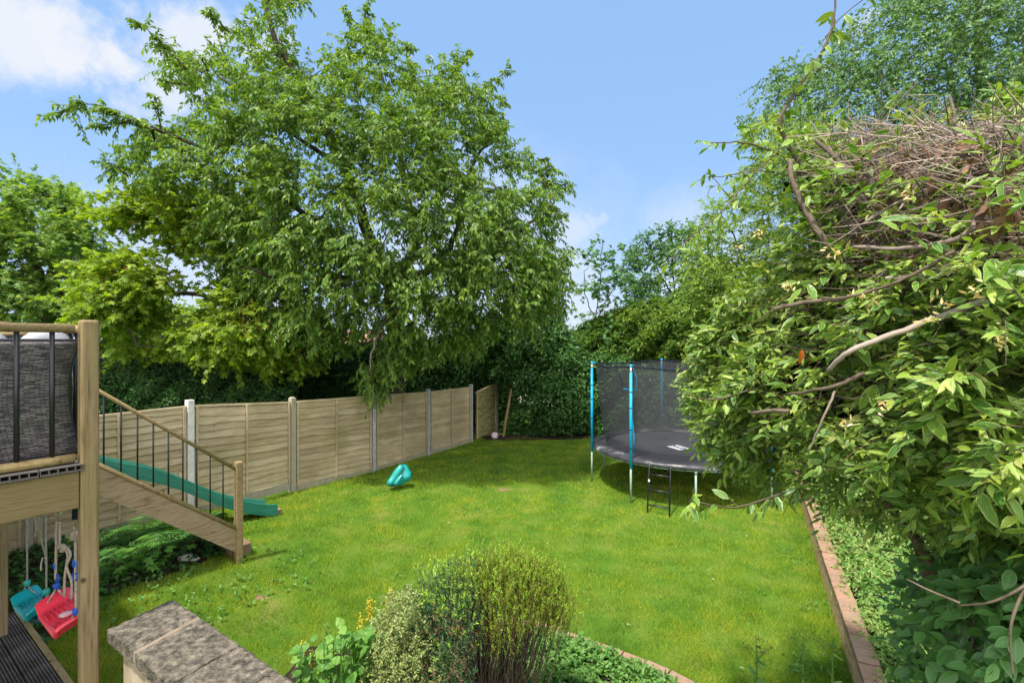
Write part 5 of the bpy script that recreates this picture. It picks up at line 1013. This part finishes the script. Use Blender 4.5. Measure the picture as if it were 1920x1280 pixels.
    a, bq = np.meshgrid(np.arange(nx - 1), np.arange(ny - 1)); q = (bq * nx + a).ravel(); q = np.stack([q, q + 1, q + nx + 1, q + nx], -1); q = q[ins[q].all(1)]; V = Wn(xf, yf, Yd); cb.add(V, q); cb.add(V + np.array([.25, .35, 0]), q[:, ::-1]); cb.build('inner_shade_sheets', M['core'], root)
    tb.build('branches', M['twig'], root, True); db.build('dead_twigs', M['deadtwig'], root, True); lb.build('foliage', [M['big'], M['young']], root, True)
    fb_ = Buf(); cb2 = Buf()
    for (px, py, Y) in ((1610, 555, 1.5), (1560, 475, 1.65), (1640, 560, 1.5), (1590, 790, 1.6), (1840, 545, 1.25), (1385, 465, 2.2), (1740, 600, 1.4), (1420, 440, 2.2), (1700, 360, 1.6), (1765, 570, 1.4), (1480, 540, 1.8), (1880, 640, 1.2), (1650, 760, 1.55)):
        c = np.array(W(px, py, Y)); n = 11; cb2 = Buf(); leaves(cb2, c + rng.normal(0, .012, (n, 3)), rdir(n, .6), rdir(n), .022, .007, T_BIG2); cb2.build('flower_cluster', M['cream'], root, True)
    
    c = np.array([W(1503, 655, 1.75)]); leaves(fb_, c, np.array([(0, 0, -1.)]), np.array([(.2, -1, 0)]), .055, .024, T_BIG2); fb_.build('autumn_leaf', M['orange'], root, True)
big_shrub()
def dark_shrub():
    root = thing('dark_laurel_shrub', 'dark glossy broad leaved shrub in the bottom right corner under the big shrub', 'shrub', (2.4, 2.2, .3)); lb = Buf(); tb = Buf()
    poly = np.array([(1690, 1080), (1720, 1030), (1800, 1000), (1950, 960), (2200, 960), (2200, 1600), (1760, 1600), (1720, 1400), (1700, 1290), (1680, 1210), (1690, 1140)], float)
    n = 1150; x = rng.uniform(1590, 2200, n * 3); y = rng.uniform(960, 1600, n * 3); ok = inpoly(poly, x, y); x = x[ok][:n]; y = y[ok][:n]; Y = 2.35 - .85 * sst(1600, 1950, x) + .4 * (1 - np.minimum(edged(poly, x, y) / 100, 1)) + rng.exponential(.18, len(x)); O = Wn(x, y, Y); ok = O[:, 2] > .3; O = O[ok]; n = len(O)
    sprays(lb, tb, O, rdir(n, .3) + np.array([-.5, -.5, 0]), .12, 6, .07, .034, T_BIG, .2, .3, jit=.35, tr=.002); 
    for k in range(14):
        p0 = Vector((rng.uniform(2, 2.7), rng.uniform(2.1, 2.6), .28)); p1 = Vector(O[rng.integers(n)]); limb(tb, [p0, p0.lerp(p1, .5) + Vector((0, 0, .1)), p1], .012, .003, 6)
    for pts in ([(1925, 1095, 1.2), (1890, 1115, 1.2), (1850, 1130, 1.22), (1795, 1135, 1.3)], [(1925, 1090, 1.2), (1898, 1160, 1.2), (1895, 1210, 1.2), (1900, 1270, 1.2)], [(1800, 1130, 1.3), (1740, 1105, 1.35), (1700, 1085, 1.4)]): limb(tb, [W(*p) for p in pts], .004, .002, 6)
    tb.build('stems', M['twig'], root, True); lb.build('foliage', M['bigdark'], root, True)
dark_shrub()

# ------------------------------------------------------------------ foreground planting
def hebe():
    root = thing('hebe_shrub', 'rounded fine leaved hebe, blue green left and yellow green right, with bare brown stems', 'shrub', (-.1, 3.35, .2))
    tb = Buf(); L = Buf(); Yb = Buf(); tp = Buf(); dd = Buf(); c = np.array([-.17, 3.4, .15]); n = 260
    # stems fan from the base; tips on a dome
    tips = []
    while len(tips) < n:
        a = rng.uniform(0, 2 * np.pi); q = rng.uniform(0, 1) ** .5; e = np.array([math.cos(a) * q, math.sin(a) * q])
        rt = e[0] > -.03; H = (1.2 + .2 * math.sqrt(max(0, 1 - q ** 2.4))) if rt else (1.02 + .38 * math.sqrt(max(0, 1 - q ** 2.4))); px_ = c[0] + e[0] * .6; 
        tips.append((px_, c[1] + e[1] * (.3 if rt else .5), c[2] + H + rng.normal(0, .03) - (.3 * q ** 3 if e[0] < 0 else .18 * q ** 3)))
    tips = np.array(tips); base_ = c + np.stack([rng.normal(0, .09, n), rng.normal(0, .08, n), np.zeros(n)], -1)
    mid = base_ * .5 + tips * .5 + np.stack([(tips[:, 0] - c[0]) * .12, (tips[:, 1] - c[1]) * .12, np.full(n, -.06)], -1) + rng.normal(0, .02, (n, 3))
    P = np.stack([base_, base_ * .6 + mid * .4 + rng.normal(0, .008, (n, 3)), mid, mid * .4 + tips * .6 + rng.normal(0, .01, (n, 3)), mid * .1 + tips * .9], 1); twigs(tb, P, rng.uniform(.004, .009, n), .0015)
    # tufts of shoots at the stem ends
    m = 16; O = np.repeat(mid * .3 + tips * .7, m, 0) + rng.normal(0, .045, (n * m, 3)); D_ = np.repeat(unit(tips - mid), m, 0) + rng.normal(0, .3, (n * m, 3)) + np.array([0, 0, .3])
    left = np.repeat(tips[:, 0] < c[0] + .0 + .08 * rng.normal(0, 1, n), m)
    sel = left; k = sel.sum(); 
    # left half: fuller, lower
    O_l = O[sel] + np.stack([-.1 * rng.random(k), -.08 * rng.random(k), -.30 * rng.random(k)], -1)
    sprays(L, tb, O_l, D_[sel], .14 * rng.uniform(.6, 1.3, k), 16, .02, .0065, T_DIAM, -.1, -.1, along=.7, side=.7, jit=.35, tr=.0014)
    up_l = O_l[:, 2] > 1.08 + .12 * rng.normal(0, 1, len(O_l)); sprays(tp, None, (O_l + unit(D_[sel]) * .13)[up_l], D_[sel][up_l], .035, 6, .022, .009, T_DIAM, 0, -.2, along=1, side=.7, jit=.4)
    sel = ~left; k = sel.sum(); O_r = O[sel] + np.stack([np.zeros(k), np.zeros(k), -.1 * rng.random(k)], -1)
    sprays(Yb, tb, O_r, D_[sel] + np.array([0, 0, .4]), .16 * rng.uniform(.7, 1.3, k), 18, .016, .0065, T_DIAM, -.1, -.2, along=.8, side=.6, jit=.35, tr=.0012)
    sprays(tp, None, O_r + unit(D_[sel] + np.array([0, 0, .4])) * .15, D_[sel], .035, 6, .018, .007, T_DIAM, 0, -.2, along=1, side=.5, jit=.3)
    k = 26; O = np.array(W(830, 1170, 3.05)) + rng.normal(0, 1, (k, 3)) * np.array([.1, .08, .05]); sprays(dd, tb, O, rdir(k), .08, 8, .02, .005, T_DIAM, .1, .1, jit=.4, tr=.001)
    k = 20; O = np.array(W(845, 1250, 2.95)) + rng.normal(0, 1, (k, 3)) * np.array([.08, .06, .05]); sprays(dd, tb, O, rdir(k), .08, 8, .02, .005, T_DIAM, .1, .1, jit=.4, tr=.001)
    k = 40; p0 = c + rng.normal(0, 1, (k, 3)) * np.array([.15, .12, 0]) + np.array([.1, -.2, 0]); p1 = p0 + rng.normal(0, .2, (k, 3)) + np.array([0, 0, .45]); twigs(tb, np.stack([p0, p0 * .6 + p1 * .4 + rng.normal(0, .04, (k, 3)), p1, p1 + rng.normal(0, .1, (k, 3))], 1), .004, .0015)
    tb.build('stems', M['twig'], root, True); L.build('blue_green_foliage', M['hebeL'], root); Yb.build('yellow_green_foliage', M['hebeY'], root); tp.build('bright_tips', M['hebetip'], root); dd.build('dead_foliage', M['hebedead'], root)
hebe()
def euon():
    root = thing('variegated_euonymus', 'cream and green small leaved bush left of the hebe', 'shrub', (-.75, 3.2, .2)); lb = Buf(); tb = Buf()
    poly = [(680, 1300), (690, 1220), (715, 1150), (735, 1110), (765, 1090), (790, 1120), (800, 1180), (850, 1240), (870, 1400), (680, 1400)]
    O = crown_pts(poly, 3.25, .35, 1900, 60); n = len(O); sprays(lb, tb, O, rdir(n, .1) + np.array([-.2, -.5, 0]), .09, 9, .02, .011, T_DIAM, .3, .3, jit=.5, tr=.0015)
    for k in range(12): p1 = Vector(O[rng.integers(n)]); p0 = Vector((-.75 + rng.normal(0, .05), 3.3, .18)); limb(tb, [p0, p0.lerp(p1, .5), p1], .008, .002, 5)
    tb.build('stems', M['twig'], root, True); lb.build('foliage', M['eu'], root)
euon()
def loose():
    for i, (px, py, Y, lab) in enumerate([(693, 1128, 3.55, 'yellow flower spike plant just left of the cream euonymus, second tallest'), (732, 1108, 3.6, 'tallest yellow flower spike plant rising beside the hebe'), (675, 1158, 3.5, 'yellow flower spike plant with large leaves in the middle of its clump'), (567, 1212, 3.3, 'lowest yellow flower spike plant next to the stone coping'), (612, 1240, 3.2, 'leafy yellow tinged plant between coping and euonymus')]):
        top = W(px, py, Y); b0 = Vector((top.x + rng.normal(0, .03), Y, .18)); root = thing('loosestrife_plant', lab, 'plant', b0, 'yellow loosestrife by the coping'); tb = Buf(); lb = Buf(); fb_ = Buf()
        for s in range(3 if i < 4 else 4):
            t2 = top + Vector((rng.normal(0, .04), rng.normal(0, .04), -.1 * s)) if s else top; b1 = b0 + Vector((rng.normal(0, .05), rng.normal(0, .05), 0)); p = limb(tb, [b1, b1.lerp(t2, .5) + Vector((rng.normal(0, .02), 0, 0)), t2], .005, .002, 5)
            p = p[2:]; O = np.repeat(p, 3, 0); k = len(O); z = np.repeat(np.linspace(0, 1, len(p)), 3); d = rdir(k, .1); leaves(lb, O[z < .8], d[z < .8], np.array([0, 0, 1.]) + rdir((z < .8).sum()) * .3, .1 * rng.uniform(.6, 1.1, (z < .8).sum()), .045, T_BIG)
            if s < 2 and i < 4:
                k = 90 if s == 0 else 40; f = rng.random(k) ** .8; O = np.array(t2)[None] + np.stack([rng.normal(0, .012, k), rng.normal(0, .012, k), .03 - .14 * f], -1); d = rdir(k, .3); leaves(fb_, O, d, rdir(k), .018, .013, T_DIAM)
            elif i == 4: k = 14; leaves(fb_, np.array(t2)[None] + rng.normal(0, .03, (k, 3)), rdir(k), rdir(k), .02, .013, T_DIAM)
        tb.build('stem', M['broad'], root, True); lb.build('leaves', M['broad'], root, True); fb_.build('flowers', M['yflower'], root)
    root = thing('grapevine_leaved_weed', 'big lobed pale green leaves in the corner between coping and flower spikes', 'plant', (-1.1, 3.1, .2)); lb = Buf(); tb = Buf(); k = 260; x = rng.uniform(560, 700, k); y = rng.uniform(1175, 1330, k) + (x < 620) * 25; O = Wn(x, y, rng.uniform(3.0, 3.4, k)); leaves(lb, O, rdir(k) + np.array([0, -.4, -.1]), np.array([0, -.4, 1.]) + rdir(k) * .5, rng.uniform(.05, .09, k), .055, T_BIG)
    q = np.stack([O * np.array([1, 1, 0]) + np.array([0, 0, .2]), O * .5 + (O * np.array([1, 1, 0]) + np.array([0, 0, .2])) * .5 + rng.normal(0, .02, O.shape), O], 1); twigs(tb, q, .003, .002); tb.build('stems', M['broad'], root); lb.build('leaves', M['broad'], root)
loose()
def scatter_cover(name, label, poly_w, z, n, lm, lL, lW, T, h=.12, cat='ground cover', hmod=None):
    P = np.array(poly_w); lo = P.min(0); hi = P.max(0); x = rng.uniform(lo[0], hi[0], n * 5); y = rng.uniform(lo[1], hi[1], n * 5); ok = inpoly(P, x, y); x = x[ok][:n]; y = y[ok][:n]; m = len(x)
    hh = h * (.4 + .6 * (.5 + .5 * np.sin(x * 5 + np.sin(y * 4))) * (.5 + .5 * np.sin(y * 6.3))) * rng.uniform(.3, 1.2, m); e = edged(P, x, y); hh *= sst(0, .15, e) * .7 + .3
    O = np.stack([x, y, g(x, y) + z + hh * .4], -1); lb = Buf(); sprays(lb, None, O, rdir(m, .8), hh + .02, 5, lL, lW, T, .1, .1, jit=.4); o = lb.build(name, lm); return tag(o, label, cat, kind='stuff')
gp_ = lambda pts, dz: [tuple(G(px, py, dz)[:2]) for px, py in pts]
scatter_cover('leafy_ground_cover', 'low leafy green ground cover right of the hebe behind the brick edging', [(.1, 4.82), (.7, 4.5), (1.3, 4.12), (1.5, 3.6), (1.4, 3.2), (.3, 3.2), (-.1, 3.8)], .16, 2600, M['cover'], .045, .03, T_DIAM, .14)
scatter_cover('front_bed_cover', 'mixed green leaves at the bottom under and left of the hebe', [(-1.4, 4.3), (.1, 4.6), (.2, 3.2), (.2, 2.6), (-1.6, 2.6)], .16, 1900, M['cover'], .05, .035, T_DIAM, .16)
scatter_cover('raised_bed_weeds', 'pale green weeds and grass tufts growing on the raised bed beyond the brick wall', [(x - .03, y) for x, y in WALLP] + [(9, 11), (6, 6), (4.6, 3), (4, 2)], .27, 7500, M['bedweed'], .05, .02, T_DIAM, .3)
scatter_cover('raised_bed_leaves', 'darker green broad leaves mixed among the pale weeds on the raised bed', [(x + .12, y) for x, y in WALLP] + [(9, 11), (6, 6), (4.6, 3), (4, 2)], .27, 2600, M['cover'], .075, .04, T_BIG, .2)
scatter_cover('under_deck_cover', 'dark shaded leafy plants growing on the soil under the deck', [(x, y) for x, y in SOIL], .03, 3800, M['privet'], .055, .045, T_MAPLE, .12)
# loose broad weeds near the bottom right edge of lawn
for i, (px, py, Y, lab) in enumerate([(1418, 1198, 3.6, 'thin seed headed weed left of the other two at the bottom right'), (1505, 1190, 3.7, 'bare stemmed weed with yellow bud in the middle of three'), (1560, 1185, 3.5, 'tall dark stemmed weed with yellow flower at the brick wall foot')]):
    top = W(px, py, Y); b0 = Vector((top.x, Y, float(g(top.x, Y)))); root = thing('flowering_weed', lab, 'weed', b0, 'weeds at the bottom right'); tb = Buf(); lb = Buf(); fb_ = Buf()
    for s in range(5):
        t2 = top + Vector((rng.normal(0, .07), rng.normal(0, .05), -abs(rng.normal(0, .06)))) if s else top; m_ = b0.lerp(top, .72); limb(tb, [b0, m_, t2] if s else [b0, b0.lerp(t2, .5) + Vector((.01, 0, 0)), t2], .005, .002, 5)
        k = 14; leaves(lb, np.array(t2) + rng.normal(0, .02, (k, 3)), rdir(k), rdir(k), .022, .01, T_DIAM); leaves(fb_, np.array(t2) + rng.normal(0, .006, (6, 3)), rdir(6, 1), rdir(6), .014, .01, T_DIAM)
    k = 26; f = rng.random(k)[:, None]; leaves(lb, np.array(b0) * (1 - f) + np.array(top) * f, rdir(k, .2), rdir(k, 1), .08, .02, T_BIG)
    tb.build('stem', M['cover'], root, True); lb.build('leaves', M['cover'], root); fb_.build('flowers', M['yflower'] if i else M['deadleaf'], root)

# ferns under the steps
def fern(px, py, Y, n, L_, lab):
    c = W(px, py, Y); c.z = float(g(c.x, c.y)) + .03; root = thing('fern', lab, 'fern', c, 'ferns under the steps'); lb = Buf(); tb = Buf()
    for i in range(n):
        a = 2 * np.pi * i / n + rng.normal(0, .2); D = np.array([math.cos(a), math.sin(a), 1.0]); D /= np.linalg.norm(D); L = L_ * rng.uniform(.75, 1.15); t = np.linspace(0, 1, 17)
        P = np.array(c) + D * L * t[:, None] - np.array([0, 0, 1.]) * (.62 * L * t * t)[:, None]; tb.tube(P[::2], .003, 4); tan = unit(np.gradient(P, axis=0)); S = unit(np.cross(tan, np.array([0, 0, 1.])))
        for s in (-1, 1):
            ln = L * .3 * np.sin(np.pi * np.clip(t * .9 + .1, 0, 1)) ** .8 + .005; leaves(lb, P[2:], (S * s + tan * .35 - np.array([0, 0, .15]))[2:], np.tile([0, 0, 1.], (15, 1)) + rdir(15) * .3, ln[2:], .026, T_DIAM)
    tb.build('stalks', M['fern'], root); lb.build('fronds', M['fern'], root)
for a in [(245, 990, 6.3, 8, 0.66, 'large fern next to the deck corner post'), (275, 960, 6.9, 8, 0.72, 'tall fern at the back against the fence under the steps'), (325, 1010, 6.5, 9, 0.72, 'yellow green fern in front under the lowest part of the steps'), (225, 1050, 5.8, 7, 0.54, 'fern lowest in the picture beside the dark soil'), (120, 1060, 4.9, 9, .5, 'fern under the deck between the swings and the post'), (395, 960, 7.6, 9, .4, 'small fern beneath the end of the green slide')]: fern(*a)
# broad maple seedling leaves, a pale stone
root = thing('broad_leaved_seedling', 'broad blue green leaved seedling in front of the ferns', 'plant', G(275, 1075)); lb = Buf(); k = 26; c = np.array(G(275, 1075)); O = c + np.stack([rng.normal(0, .18, k), rng.normal(0, .12, k), rng.uniform(.08, .28, k)], -1); leaves(lb, O, rdir(k, -.1), np.array([0, -.2, 1.]) + rdir(k) * .25, .13, .13, T_MAPLE); lb.build('leaves', M['fern'], root); tb = Buf(); twigs(tb, np.stack([np.tile(c, (k, 1)), (c + O) / 2 + rng.normal(0, .01, O.shape), O], 1), .003, .002); tb.build('stems', M['fern'], root)
bm = bmesh.new(); bmesh.ops.create_icosphere(bm, subdivisions=2, radius=1); c = G(352, 1052)
for vv in bm.verts: vv.co = Vector(c) + Vector((vv.co.x * .13, vv.co.y * .08, vv.co.z * .05)) * (1 + .2 * math.sin(vv.co.x * 9 + vv.co.z * 7)) + Vector((0, 0, .03))
me = bpy.data.meshes.new('pale_stone'); bm.to_mesh(me); bm.free(); me.materials.append(M['whitepost']); o = bpy.data.objects.new('pale_stone', me); C.objects.link(o); tag(o, 'pale flat stone at the lawn edge in front of the ferns', 'stone')

# fallen leaves and petals
protoL = None
spots = [(935, 886, 'b'), (870, 965, 'p'), (840, 985, 'p'), (725, 958, 'p'), (798, 920, 'b'), (1335, 1090, 'p'), (1225, 1065, 'b'), (1175, 1178, 'p'), (1240, 1125, 'y'), (660, 1005, 'b'), (735, 1038, 'p'), (1020, 958, 'p'), (1122, 1000, 'y'), (1000, 905, 'p'), (1395, 1262, 'p'), (1165, 1240, 'r'), (655, 985, 'y'), (720, 915, 'p'), (1400, 1010, 'r'), (590, 1100, 'b'), (870, 1120, 'p')]
SPL = ['pair of brownish leaves highest up the lawn right of the teal toy', 'pale leaf on the lawn below and right of the teal toy', 'pale speck of a leaf just left of another pale leaf on the mid lawn', 'pale leaf below the teal toy in the shade of the fence', 'brownish leaf just right of the teal toy', 'pale leaf on the sunny lawn left of the brick retaining wall',
       'brownish leaf right of the hebe top', 'pale leaf right of the hebe near the edging', 'yellow leaf on the near lawn right of the hebe', 'brownish leaf left of the hebe, upper of two', 'pale leaf left of the hebe, nearest the bush', 'pale leaf in the middle of the lawn just under the bare patch', 'yellow leaf in front of the trampoline', 'pale leaf beside the bare earth patch', 'pale leaf nearest the weeds at the bottom of the picture', 'pinkish leaf just above the brick bed edging',
       'yellow leaf on the mid lawn between steps and hebe', 'pale leaf nearest below the teal toy', 'pinkish leaf on the lawn right of the trampoline ladder', 'brownish leaf on the near lawn right of the steps', 'pale leaf directly above the hebe on the left']
nm = {'p': ('pale', M['petal']), 'b': ('brownish', M['deadleaf']), 'y': ('yellow', M['yflower']), 'r': ('pinkish', M['petal'])}
for i, (px, py, c_) in enumerate(spots):
    c = G(px, py); s = rng.uniform(.03, .048); b = Buf(); a = rng.uniform(0, 6.28); leaves(b, np.array([[0, 0, 0.]]), np.array([[math.cos(a), math.sin(a), .25]]), np.array([[.1, .2, 1.]]), s, s * .5, T_BIG2); o = b.build('fallen_leaf', nm[c_][1]); o.location = c + Vector((0, 0, .045))
    tag(o, SPL[i], 'fallen leaf', 'fallen leaves on the lawn')
